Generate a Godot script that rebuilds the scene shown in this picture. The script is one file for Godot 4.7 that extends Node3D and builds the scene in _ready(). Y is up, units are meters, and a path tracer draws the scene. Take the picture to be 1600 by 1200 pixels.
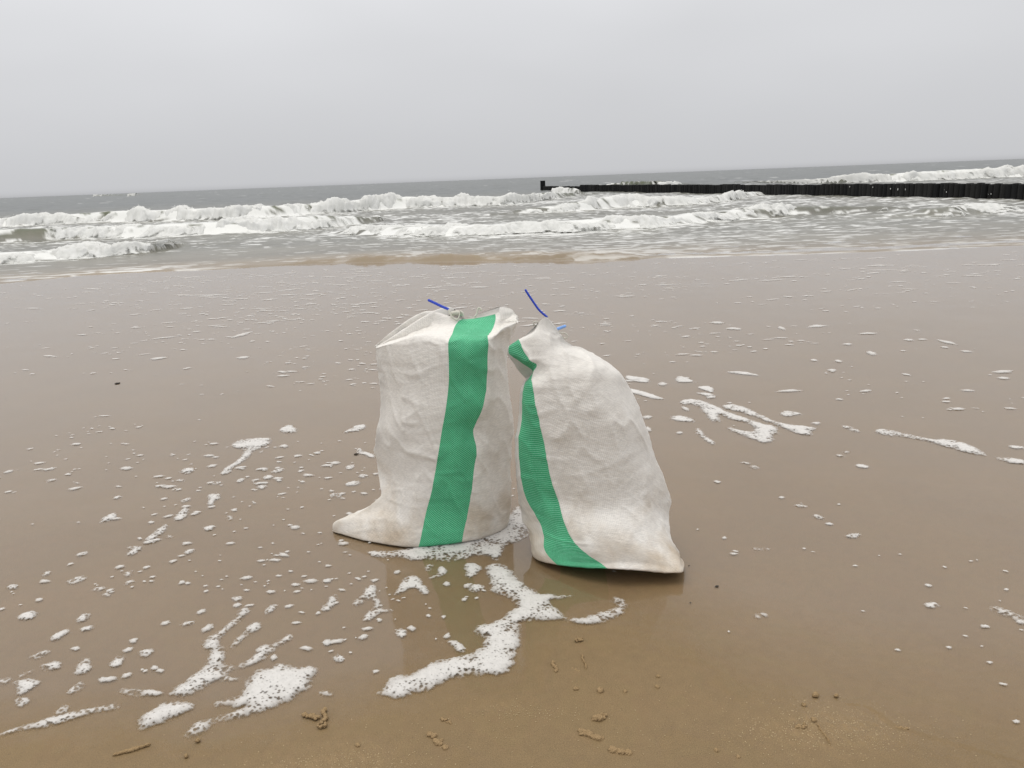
extends Node3D
# A grey beach: two filled woven sacks in a film of water, surf and a pile groyne behind.

const SKY_LOW := 0.585
const SKY_HIGH := 1.4
const FILM_SHINE := 0.485
const SUN := 0.40
const SEA_LEVEL := -0.06
const FILM_MIRROR := 0.004
const SUN_DIR := Vector3(0.2, -1.0, 0.08)
const LEFT_SACK := [
	[Vector3(-.634, .004, -2.61), Vector3(-.556, .004, -2.55), Vector3(-.431, .004, -2.51), Vector3(-.349, .004, -2.5), Vector3(-.198, .004, -2.51), Vector3(-.111, .004, -2.54), Vector3(-.062, .004, -2.6), Vector3(-.205, .004, -2.716), Vector3(-.348, .004, -2.748), Vector3(-.491, .004, -2.716)],
	[Vector3(-.654, .006, -2.6), Vector3(-.558, .006, -2.52), Vector3(-.423, .006, -2.455), Vector3(-.338, .006, -2.438), Vector3(-.191, .011, -2.452), Vector3(-.105, .006, -2.5), Vector3(-.049, .006, -2.59), Vector3(-.205, .006, -2.74), Vector3(-.365, .006, -2.78), Vector3(-.607, .006, -2.67)],
	[Vector3(-.659, .007, -2.59), Vector3(-.549, .028, -2.52), Vector3(-.41, .029, -2.452), Vector3(-.326, .043, -2.43), Vector3(-.183, .046, -2.445), Vector3(-.094, .031, -2.5), Vector3(-.035, .008, -2.6), Vector3(-.204, .006, -2.74), Vector3(-.363, .006, -2.78), Vector3(-.609, .006, -2.67)],
	[Vector3(-.646, .046, -2.59), Vector3(-.528, .07, -2.53), Vector3(-.402, .067, -2.46), Vector3(-.317, .079, -2.434), Vector3(-.174, .079, -2.449), Vector3(-.085, .076, -2.505), Vector3(-.026, .043, -2.61), Vector3(-.202, .006, -2.74), Vector3(-.361, .006, -2.78), Vector3(-.605, .006, -2.69)],
	[Vector3(-.564, .071, -2.6), Vector3(-.477, .105, -2.54), Vector3(-.381, .129, -2.47), Vector3(-.302, .137, -2.44), Vector3(-.16, .134, -2.455), Vector3(-.075, .123, -2.515), Vector3(-.02, .091, -2.62), Vector3(-.156, .086, -2.74), Vector3(-.292, .081, -2.78), Vector3(-.428, .076, -2.74)],
	[Vector3(-.48, .132, -2.61), Vector3(-.439, .163, -2.545), Vector3(-.363, .189, -2.475), Vector3(-.282, .2, -2.44), Vector3(-.148, .198, -2.455), Vector3(-.075, .178, -2.52), Vector3(-.022, .154, -2.62), Vector3(-.136, .149, -2.74), Vector3(-.251, .143, -2.78), Vector3(-.365, .138, -2.74)],
	[Vector3(-.502, .173, -2.71), Vector3(-.426, .224, -2.545), Vector3(-.354, .256, -2.48), Vector3(-.265, .27, -2.445), Vector3(-.137, .268, -2.46), Vector3(-.076, .25, -2.525), Vector3(-.02, .222, -2.62), Vector3(-.141, .21, -2.74), Vector3(-.261, .197, -2.78), Vector3(-.382, .185, -2.74)],
	[Vector3(-.499, .264, -2.69), Vector3(-.448, .308, -2.56), Vector3(-.353, .335, -2.475), Vector3(-.249, .341, -2.445), Vector3(-.126, .336, -2.47), Vector3(-.069, .324, -2.525), Vector3(-.013, .298, -2.62), Vector3(-.134, .29, -2.74), Vector3(-.256, .281, -2.78), Vector3(-.378, .273, -2.74)],
	[Vector3(-.47, .364, -2.62), Vector3(-.427, .391, -2.53), Vector3(-.343, .407, -2.47), Vector3(-.235, .41, -2.45), Vector3(-.133, .403, -2.48), Vector3(-.066, .398, -2.52), Vector3(-.004, .392, -2.62), Vector3(-.12, .385, -2.74), Vector3(-.237, .378, -2.78), Vector3(-.354, .371, -2.74)],
	[Vector3(-.457, .447, -2.62), Vector3(-.409, .471, -2.53), Vector3(-.329, .486, -2.47), Vector3(-.218, .483, -2.45), Vector3(-.1, .472, -2.47), Vector3(-.054, .473, -2.52), Vector3(-.006, .443, -2.62), Vector3(-.119, .444, -2.74), Vector3(-.232, .445, -2.78), Vector3(-.345, .446, -2.74)],
	[Vector3(-.454, .534, -2.62), Vector3(-.404, .554, -2.535), Vector3(-.32, .569, -2.48), Vector3(-.204, .57, -2.46), Vector3(-.083, .551, -2.48), Vector3(-.047, .546, -2.53), Vector3(-.017, .521, -2.62), Vector3(-.126, .524, -2.734), Vector3(-.235, .527, -2.772), Vector3(-.345, .531, -2.734)],
	[Vector3(-.457, .602, -2.62), Vector3(-.41, .623, -2.54), Vector3(-.32, .641, -2.485), Vector3(-.2, .642, -2.46), Vector3(-.075, .633, -2.475), Vector3(-.044, .615, -2.53), Vector3(-.017, .589, -2.62), Vector3(-.127, .592, -2.722), Vector3(-.237, .595, -2.756), Vector3(-.347, .598, -2.722)],
	[Vector3(-.455, .652, -2.62), Vector3(-.407, .676, -2.545), Vector3(-.308, .707, -2.495), Vector3(-.199, .692, -2.47), Vector3(-.071, .688, -2.475), Vector3(-.036, .696, -2.51), Vector3(-.004, .659, -2.62), Vector3(-.117, .657, -2.704), Vector3(-.23, .655, -2.732), Vector3(-.342, .653, -2.704)],
	[Vector3(-.454, .661, -2.62), Vector3(-.404, .686, -2.55), Vector3(-.284, .725, -2.515), Vector3(-.194, .711, -2.495), Vector3(-.072, .71, -2.49), Vector3(-.022, .733, -2.5), Vector3(.023, .727, -2.61), Vector3(-.096, .71, -2.686), Vector3(-.215, .694, -2.708), Vector3(-.334, .678, -2.686)],
	[Vector3(-.455, .66, -2.64), Vector3(-.408, .681, -2.59), Vector3(-.289, .715, -2.57), Vector3(-.19, .711, -2.56), Vector3(-.069, .707, -2.55), Vector3(-.018, .727, -2.56), Vector3(.026, .737, -2.62), Vector3(-.094, .718, -2.68), Vector3(-.214, .698, -2.7), Vector3(-.335, .679, -2.68)],
	[Vector3(-.455, .66, -2.65), Vector3(-.411, .677, -2.66), Vector3(-.296, .715, -2.67), Vector3(-.183, .722, -2.63), Vector3(-.056, .714, -2.61), Vector3(-.016, .727, -2.64), Vector3(.026, .747, -2.65), Vector3(-.044, .739, -2.68), Vector3(-.14, .694, -2.7), Vector3(-.239, .724, -2.68)],
	[Vector3(-.454, .661, -2.65), Vector3(-.399, .709, -2.67), Vector3(-.288, .763, -2.685), Vector3(-.172, .737, -2.65), Vector3(-.047, .74, -2.64), Vector3(-.022, .755, -2.655), Vector3(.016, .761, -2.665), Vector3(-.041, .762, -2.686), Vector3(-.136, .715, -2.708), Vector3(-.232, .773, -2.686)],
	[Vector3(-.455, .661, -2.66), Vector3(-.39, .715, -2.685), Vector3(-.282, .767, -2.695), Vector3(-.161, .74, -2.665), Vector3(-.048, .755, -2.655), Vector3(-.029, .775, -2.675), Vector3(.006, .768, -2.675), Vector3(-.043, .772, -2.685), Vector3(-.135, .727, -2.68), Vector3(-.228, .777, -2.7)],
]
const RIGHT_SACK := [
	[Vector3(.061, .004, -2.39), Vector3(.139, .004, -2.38), Vector3(.271, .004, -2.38), Vector3(.319, .004, -2.39), Vector3(.362, .004, -2.39), Vector3(.396, .004, -2.39), Vector3(.42, .004, -2.38), Vector3(.33, .004, -2.51), Vector3(.24, .004, -2.55), Vector3(.151, .004, -2.51)],
	[Vector3(.049, .006, -2.35), Vector3(.128, .025, -2.24), Vector3(.271, .047, -2.165), Vector3(.33, .045, -2.155), Vector3(.392, .037, -2.155), Vector3(.454, .031, -2.155), Vector3(.49, .028, -2.17), Vector3(.491, .006, -2.33), Vector3(.307, .006, -2.54), Vector3(.142, .006, -2.51)],
	[Vector3(.042, .015, -2.36), Vector3(.102, .038, -2.255), Vector3(.243, .066, -2.17), Vector3(.318, .074, -2.152), Vector3(.387, .069, -2.15), Vector3(.446, .055, -2.155), Vector3(.494, .049, -2.175), Vector3(.49, .006, -2.35), Vector3(.309, .006, -2.55), Vector3(.134, .006, -2.51)],
	[Vector3(.04, .035, -2.38), Vector3(.082, .055, -2.295), Vector3(.188, .098, -2.205), Vector3(.271, .117, -2.175), Vector3(.348, .117, -2.17), Vector3(.423, .093, -2.2), Vector3(.5, .046, -2.26), Vector3(.485, .006, -2.41), Vector3(.302, .006, -2.57), Vector3(.126, .006, -2.52)],
	[Vector3(.034, .068, -2.4), Vector3(.08, .09, -2.33), Vector3(.162, .129, -2.24), Vector3(.251, .157, -2.2), Vector3(.337, .158, -2.2), Vector3(.41, .132, -2.24), Vector3(.498, .053, -2.34), Vector3(.382, .057, -2.52), Vector3(.266, .06, -2.57), Vector3(.15, .064, -2.52)],
	[Vector3(.016, .114, -2.41), Vector3(.062, .135, -2.36), Vector3(.144, .172, -2.27), Vector3(.241, .196, -2.245), Vector3(.335, .203, -2.24), Vector3(.419, .173, -2.29), Vector3(.497, .094, -2.4), Vector3(.377, .099, -2.52), Vector3(.256, .104, -2.57), Vector3(.136, .109, -2.52)],
	[Vector3(.013, .174, -2.41), Vector3(.031, .188, -2.375), Vector3(.13, .216, -2.3), Vector3(.235, .247, -2.255), Vector3(.333, .254, -2.25), Vector3(.42, .225, -2.3), Vector3(.509, .153, -2.41), Vector3(.385, .158, -2.53), Vector3(.261, .163, -2.57), Vector3(.137, .168, -2.53)],
	[Vector3(.009, .255, -2.41), Vector3(.014, .259, -2.375), Vector3(.112, .285, -2.3), Vector3(.22, .315, -2.255), Vector3(.321, .321, -2.25), Vector3(.408, .294, -2.3), Vector3(.491, .217, -2.41), Vector3(.371, .226, -2.53), Vector3(.25, .236, -2.57), Vector3(.13, .245, -2.53)],
	[Vector3(.008, .334, -2.41), Vector3(.01, .343, -2.375), Vector3(.096, .37, -2.3), Vector3(.198, .391, -2.255), Vector3(.298, .396, -2.25), Vector3(.384, .371, -2.3), Vector3(.462, .298, -2.41), Vector3(.349, .307, -2.53), Vector3(.235, .316, -2.57), Vector3(.121, .325, -2.53)],
	[Vector3(.011, .391, -2.41), Vector3(.014, .401, -2.375), Vector3(.086, .437, -2.3), Vector3(.183, .464, -2.255), Vector3(.283, .47, -2.25), Vector3(.364, .447, -2.3), Vector3(.436, .378, -2.41), Vector3(.33, .381, -2.53), Vector3(.224, .385, -2.57), Vector3(.118, .388, -2.53)],
	[Vector3(.023, .46, -2.41), Vector3(.024, .468, -2.376), Vector3(.077, .49, -2.303), Vector3(.169, .52, -2.26), Vector3(.265, .533, -2.255), Vector3(.341, .512, -2.303), Vector3(.412, .44, -2.41), Vector3(.314, .445, -2.526), Vector3(.217, .45, -2.565), Vector3(.12, .455, -2.526)],
	[Vector3(.029, .515, -2.41), Vector3(.03, .522, -2.379), Vector3(.067, .545, -2.311), Vector3(.156, .573, -2.271), Vector3(.244, .587, -2.266), Vector3(.315, .572, -2.311), Vector3(.384, .522, -2.41), Vector3(.295, .52, -2.518), Vector3(.207, .518, -2.554), Vector3(.118, .516, -2.518)],
	[Vector3(.036, .561, -2.41), Vector3(.038, .566, -2.382), Vector3(.062, .587, -2.322), Vector3(.139, .613, -2.286), Vector3(.223, .631, -2.282), Vector3(.285, .631, -2.322), Vector3(.351, .582, -2.41), Vector3(.272, .577, -2.506), Vector3(.194, .571, -2.538), Vector3(.115, .566, -2.506)],
	[Vector3(.047, .577, -2.43), Vector3(.055, .588, -2.41), Vector3(.063, .607, -2.36), Vector3(.125, .64, -2.31), Vector3(.199, .661, -2.31), Vector3(.247, .667, -2.36), Vector3(.29, .635, -2.44), Vector3(.229, .621, -2.484), Vector3(.169, .606, -2.509), Vector3(.108, .592, -2.484)],
	[Vector3(.036, .591, -2.43), Vector3(.063, .614, -2.395), Vector3(.078, .642, -2.35), Vector3(.119, .664, -2.325), Vector3(.17, .685, -2.33), Vector3(.202, .683, -2.38), Vector3(.227, .674, -2.45), Vector3(.179, .653, -2.47), Vector3(.131, .633, -2.49), Vector3(.084, .612, -2.47)],
	[Vector3(.005, .635, -2.41), Vector3(.027, .643, -2.39), Vector3(.063, .656, -2.355), Vector3(.105, .685, -2.34), Vector3(.145, .699, -2.35), Vector3(.17, .698, -2.38), Vector3(.191, .683, -2.43), Vector3(.144, .671, -2.452), Vector3(.098, .659, -2.466), Vector3(.051, .647, -2.452)],
	[Vector3(-.007, .658, -2.41), Vector3(-.006, .668, -2.395), Vector3(.042, .68, -2.37), Vector3(.087, .713, -2.355), Vector3(.122, .72, -2.36), Vector3(.145, .72, -2.38), Vector3(.163, .717, -2.41), Vector3(.12, .702, -2.44), Vector3(.078, .687, -2.45), Vector3(.035, .673, -2.44)],
	[Vector3(-.009, .682, -2.41), Vector3(-.008, .688, -2.4), Vector3(.031, .707, -2.385), Vector3(.073, .734, -2.375), Vector3(.104, .743, -2.38), Vector3(.127, .749, -2.39), Vector3(.143, .748, -2.41), Vector3(.119, .747, -2.429), Vector3(.091, .729, -2.436), Vector3(.033, .7, -2.429)],
	[Vector3(-.006, .693, -2.41), Vector3(-.003, .697, -2.405), Vector3(.026, .715, -2.402), Vector3(.074, .74, -2.4), Vector3(.093, .77, -2.4), Vector3(.112, .782, -2.402), Vector3(.124, .77, -2.41), Vector3(.112, .78, -2.418), Vector3(.093, .765, -2.42), Vector3(.037, .715, -2.418)],
]
const PATCHES := [
	["large forked white foam streak lying in front of both sacks", .011, [-.106, -2.265, -.092, -2.302, -.056, -2.299, -.028, -2.259, -.014, -2.201, .026, -2.143, .054, -2.101, .084, -2.099, .11, -2.087, .15, -2.087, .149, -2.08, .109, -2.075, .089, -2.07, .084, -2.036, .11, -1.992, .133, -1.961, .164, -1.955, .21, -1.979, .257, -1.999, .276, -2.024, .258, -2.057, .279, -2.068, .3, -2.051, .3, -2.008, .279, -1.974, .244, -1.947, .186, -1.932, .144, -1.946, .102, -1.965, .039, -1.962, -.002, -1.959, -.009, -1.914, -.005, -1.881, -.019, -1.82, -.029, -1.733, -.071, -1.722, -.116, -1.72, -.172, -1.715, -.224, -1.678, -.261, -1.659, -.297, -1.644, -.35, -1.655, -.346, -1.685, -.323, -1.72, -.274, -1.73, -.243, -1.766, -.2, -1.792, -.148, -1.803, -.108, -1.826, -.094, -1.877, -.119, -1.895, -.129, -1.939, -.086, -1.948, -.042, -1.985, -.01, -2.03, -.016, -2.074, -.062, -2.11, -.089, -2.138, -.09, -2.193]],
	["bubbly foam collar round the foot of the sack with the central green stripe", .007, [-.51, -2.429, -.425, -2.419, -.367, -2.435, -.339, -2.458, -.264, -2.477, -.188, -2.497, -.143, -2.528, -.065, -2.576, -.041, -2.63, -.024, -2.687, .006, -2.767, .034, -2.702, .043, -2.603, .043, -2.53, .036, -2.491, -.011, -2.447, -.049, -2.425, -.053, -2.368, -.071, -2.315, -.108, -2.373, -.137, -2.363, -.181, -2.344, -.238, -2.326, -.284, -2.353, -.342, -2.348, -.382, -2.372, -.435, -2.378, -.488, -2.385]],
	["small arched foam patch in the reflection of the left sack", .006, [-.379, -2.134, -.366, -2.186, -.364, -2.228, -.338, -2.247, -.308, -2.231, -.3, -2.188, -.276, -2.152, -.277, -2.126, -.298, -2.134, -.316, -2.169, -.342, -2.164, -.365, -2.126]],
	["zigzag foam strand left of the arched foam patch", .006, [-.498, -2.084, -.475, -2.141, -.466, -2.187, -.443, -2.199, -.441, -2.138, -.411, -2.097, -.398, -2.052, -.371, -2.047, -.37, -2.039, -.405, -2.035, -.424, -1.994, -.445, -1.99, -.452, -2.008, -.43, -2.048, -.428, -2.079, -.451, -2.119, -.477, -2.077]],
	["triangular foam scrap just below the left sack's green stripe", .005, [-.175, -2.308, -.143, -2.313, -.117, -2.281, -.14, -2.225, -.16, -2.205, -.169, -2.256]],
	["oval foam ring above the stem of the forked foam streak", .005, [-.154, -2.156, -.145, -2.172, -.128, -2.176, -.107, -2.164, -.108, -2.145, -.123, -2.131, -.14, -2.129, -.152, -2.139]],
	["small hooked foam wisp between the arched and triangular foam", .005, [-.286, -2.222, -.254, -2.255, -.257, -2.292, -.243, -2.299, -.23, -2.278, -.232, -2.246, -.259, -2.227]],
	["short slanting foam dash below the left sack's pointed corner", .006, [-.582, -2.059, -.573, -2.096, -.573, -2.141, -.554, -2.147, -.549, -2.107, -.552, -2.057, -.57, -2.053]],
	["round foam blot right of the zigzag strand, near the sand edge", .004, [-.353, -1.938, -.335, -1.945, -.315, -1.93, -.315, -1.911, -.326, -1.898, -.339, -1.906]],
	["tapered foam scrap touching the bend of the forked foam streak", .004, [-.202, -1.874, -.181, -1.874, -.156, -1.855, -.15, -1.814, -.167, -1.825, -.18, -1.849]],
	["antler-shaped foam streak at the lower left of the shore", .009, [-.875, -1.687, -.861, -1.721, -.841, -1.757, -.82, -1.793, -.826, -1.843, -.836, -1.879, -.862, -1.891, -.87, -1.929, -.844, -1.961, -.834, -2.006, -.821, -2.034, -.825, -2.077, -.816, -2.091, -.802, -2.084, -.795, -2.057, -.808, -2.004, -.828, -1.971, -.831, -1.916, -.8, -1.872, -.783, -1.82, -.774, -1.795, -.73, -1.802, -.708, -1.825, -.71, -1.871, -.696, -1.896, -.674, -1.884, -.643, -1.936, -.629, -1.926, -.629, -1.908, -.667, -1.868, -.675, -1.833, -.7, -1.8, -.736, -1.786, -.761, -1.775, -.753, -1.751, -.716, -1.74, -.714, -1.732, -.767, -1.743, -.789, -1.726, -.81, -1.692, -.845, -1.682]],
	["thin foam tail leading left from the antler-shaped streak", .005, [-1.014, -1.72, -.968, -1.71, -.923, -1.71, -.886, -1.695, -.908, -1.688, -.958, -1.689, -.99, -1.698]],
	["short foam finger inside the fork of the antler-shaped streak", .007, [-.787, -1.886, -.787, -1.924, -.768, -1.961, -.768, -2.001, -.755, -2.009, -.741, -1.999, -.734, -1.97, -.757, -1.944, -.774, -1.901, -.778, -1.877]],
	["broad bubbly foam blob trailing a tail, near the bottom edge", .012, [-.744, -1.654, -.686, -1.667, -.695, -1.711, -.689, -1.766, -.642, -1.782, -.632, -1.805, -.603, -1.784, -.532, -1.777, -.525, -1.755, -.526, -1.728, -.534, -1.693, -.562, -1.651, -.59, -1.636, -.616, -1.613, -.677, -1.589, -.726, -1.58, -.738, -1.542, -.758, -1.527, -.775, -1.543, -.769, -1.582, -.73, -1.592, -.683, -1.609, -.659, -1.632, -.731, -1.639]],
	["oval heap of foam left of the broad bubbly blob", .011, [-.903, -1.59, -.895, -1.621, -.875, -1.649, -.835, -1.657, -.805, -1.657, -.793, -1.636, -.818, -1.615, -.841, -1.593, -.872, -1.567, -.887, -1.564]],
	["faint foam line along the water's edge at lower left", .003, [-1.216, -1.571, -1.174, -1.588, -1.136, -1.613, -1.092, -1.63, -1.036, -1.648, -.981, -1.661, -.975, -1.645, -1.023, -1.631, -1.078, -1.605, -1.134, -1.581, -1.186, -1.573, -1.209, -1.56]],
	["torn triangular foam patch at the left edge, by the film's edge", .006, [-1.3, -1.767, -1.28, -1.777, -1.234, -1.767, -1.229, -1.753, -1.239, -1.727, -1.254, -1.704, -1.275, -1.738]],
	["small foam flake under the torn triangular patch", .005, [-1.253, -1.692, -1.241, -1.7, -1.221, -1.697, -1.21, -1.677, -1.222, -1.663, -1.236, -1.679]],
	["square foam flake left of the antler-shaped streak", .007, [-1.155, -1.786, -1.176, -1.835, -1.176, -1.853, -1.152, -1.854, -1.135, -1.833, -1.126, -1.808, -1.137, -1.789]],
	["anvil-shaped foam patch with a stem, left of the sacks", .008, [-1.368, -3.596, -1.359, -3.694, -1.266, -3.71, -1.194, -3.709, -1.179, -3.581, -1.231, -3.527, -1.222, -3.414, -1.254, -3.305, -1.244, -3.228, -1.277, -3.214, -1.288, -3.278, -1.27, -3.354, -1.261, -3.485, -1.278, -3.55]],
	["small foam clump right above the anvil-shaped patch", .006, [-1.199, -3.844, -1.171, -3.933, -1.097, -3.828, -1.095, -3.771, -1.162, -3.779]],
	["slanted foam fleck with bubbles left of the sack's corner", .007, [-1.293, -2.746, -1.3, -2.815, -1.296, -2.878, -1.261, -2.823, -1.256, -2.752]],
	["long slanted foam sliver below the bubbly fleck", .006, [-1.327, -2.59, -1.321, -2.663, -1.308, -2.719, -1.285, -2.691, -1.288, -2.606, -1.31, -2.576]],
	["pointed foam leaf furthest left of the slanted flecks", .006, [-1.575, -2.75, -1.578, -2.817, -1.557, -2.843, -1.542, -2.826, -1.534, -2.786, -1.548, -2.756]],
	["question-mark foam fleck below the anvil-shaped patch", .006, [-1.251, -2.981, -1.234, -3.005, -1.201, -2.991, -1.185, -2.944, -1.204, -2.925, -1.187, -2.882, -1.216, -2.887, -1.226, -2.94]],
	["lone feathery foam scrap just left of the left sack", .005, [-.85, -3.749, -.821, -3.826, -.803, -3.865, -.76, -3.872, -.749, -3.809, -.784, -3.761, -.831, -3.747]],
	["foam wisp with a dark bit, beside the left sack", .005, [-.738, -3.494, -.723, -3.5, -.704, -3.456, -.654, -3.416, -.628, -3.364, -.65, -3.36, -.692, -3.411, -.723, -3.424]],
	["wide ragged foam raft right of the right sack", .009, [.891, -4.067, .954, -4.115, 1.022, -4.073, 1.068, -3.951, 1.099, -3.838, 1.147, -3.749, 1.197, -3.643, 1.257, -3.578, 1.239, -3.489, 1.184, -3.443, 1.184, -3.384, 1.127, -3.351, 1.092, -3.412, 1.064, -3.468, 1.023, -3.563, 1.03, -3.607, 1.083, -3.533, 1.127, -3.51, 1.158, -3.591, 1.133, -3.663, 1.07, -3.73, 1.05, -3.815, 1.029, -3.793, 1.022, -3.677, .979, -3.702, .98, -3.824, .973, -3.978, .934, -4.029, .909, -4]],
	["long foam tongue just above the ragged raft", .009, [1.094, -3.957, 1.155, -3.993, 1.207, -3.91, 1.242, -3.785, 1.273, -3.66, 1.325, -3.607, 1.436, -3.545, 1.387, -3.489, 1.368, -3.424, 1.312, -3.473, 1.27, -3.58, 1.219, -3.711, 1.162, -3.842, 1.102, -3.893]],
	["flat foam dash left of the ragged raft", .006, [.799, -3.806, .863, -3.823, .91, -3.699, .839, -3.712, .789, -3.758]],
	["dripping foam strand below the flat dash", .006, [.856, -3.554, .892, -3.613, .894, -3.478, .917, -3.375, .89, -3.352, .873, -3.438]],
	["crescent foam fleck right of the long tongue", .006, [1.337, -3.785, 1.393, -3.837, 1.454, -3.762, 1.398, -3.748, 1.355, -3.725]],
	["long wavy foam ribbon at the right", .008, [1.661, -3.448, 1.711, -3.492, 1.759, -3.45, 1.804, -3.385, 1.856, -3.318, 1.93, -3.315, 1.982, -3.237, 1.98, -3.085, 1.927, -3.123, 1.878, -3.202, 1.843, -3.273, 1.797, -3.328, 1.732, -3.394, 1.708, -3.379]],
	["foam ribbon end running out of the right edge", .007, [1.99, -3.069, 2.042, -3.063, 2.094, -3.02, 2.064, -2.973, 2.007, -3.007]],
	["spindle-shaped foam fleck left of the wavy ribbon", .006, [1.552, -3.56, 1.591, -3.551, 1.61, -3.461, 1.574, -3.458]],
	["foam tuft touching the right sack's shoulder outline", .007, [.699, -4.683, .778, -4.629, .83, -4.574, .799, -4.481, .759, -4.515, .686, -4.596]],
	["slanted foam stripe just behind the right sack", .007, [.643, -4.405, .727, -4.324, .779, -4.229, .84, -4.122, .774, -4.131, .711, -4.229, .643, -4.31]],
	["wedge-shaped foam fleck above the ragged raft", .007, [.991, -4.601, 1.037, -4.612, 1.073, -4.467, 1.018, -4.459, .965, -4.478]],
	["upper of two foam hooks above the ragged raft", .006, [1.051, -4.345, 1.122, -4.372, 1.143, -4.304, 1.113, -4.216, 1.085, -4.276]],
	["lower of two foam hooks above the ragged raft", .006, [1.017, -4.23, 1.098, -4.218, 1.121, -4.13, 1.053, -4.092, 1.06, -4.174]],
	["thin foam line far right of the sacks' tops", .005, [1.3, -4.679, 1.418, -4.673, 1.497, -4.539, 1.395, -4.591]],
	["foam bar at the right edge, nearest the bottom corner", .008, [1.295, -1.933, 1.318, -1.938, 1.339, -1.913, 1.358, -1.875, 1.338, -1.844, 1.317, -1.878, 1.302, -1.912]],
]
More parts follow.
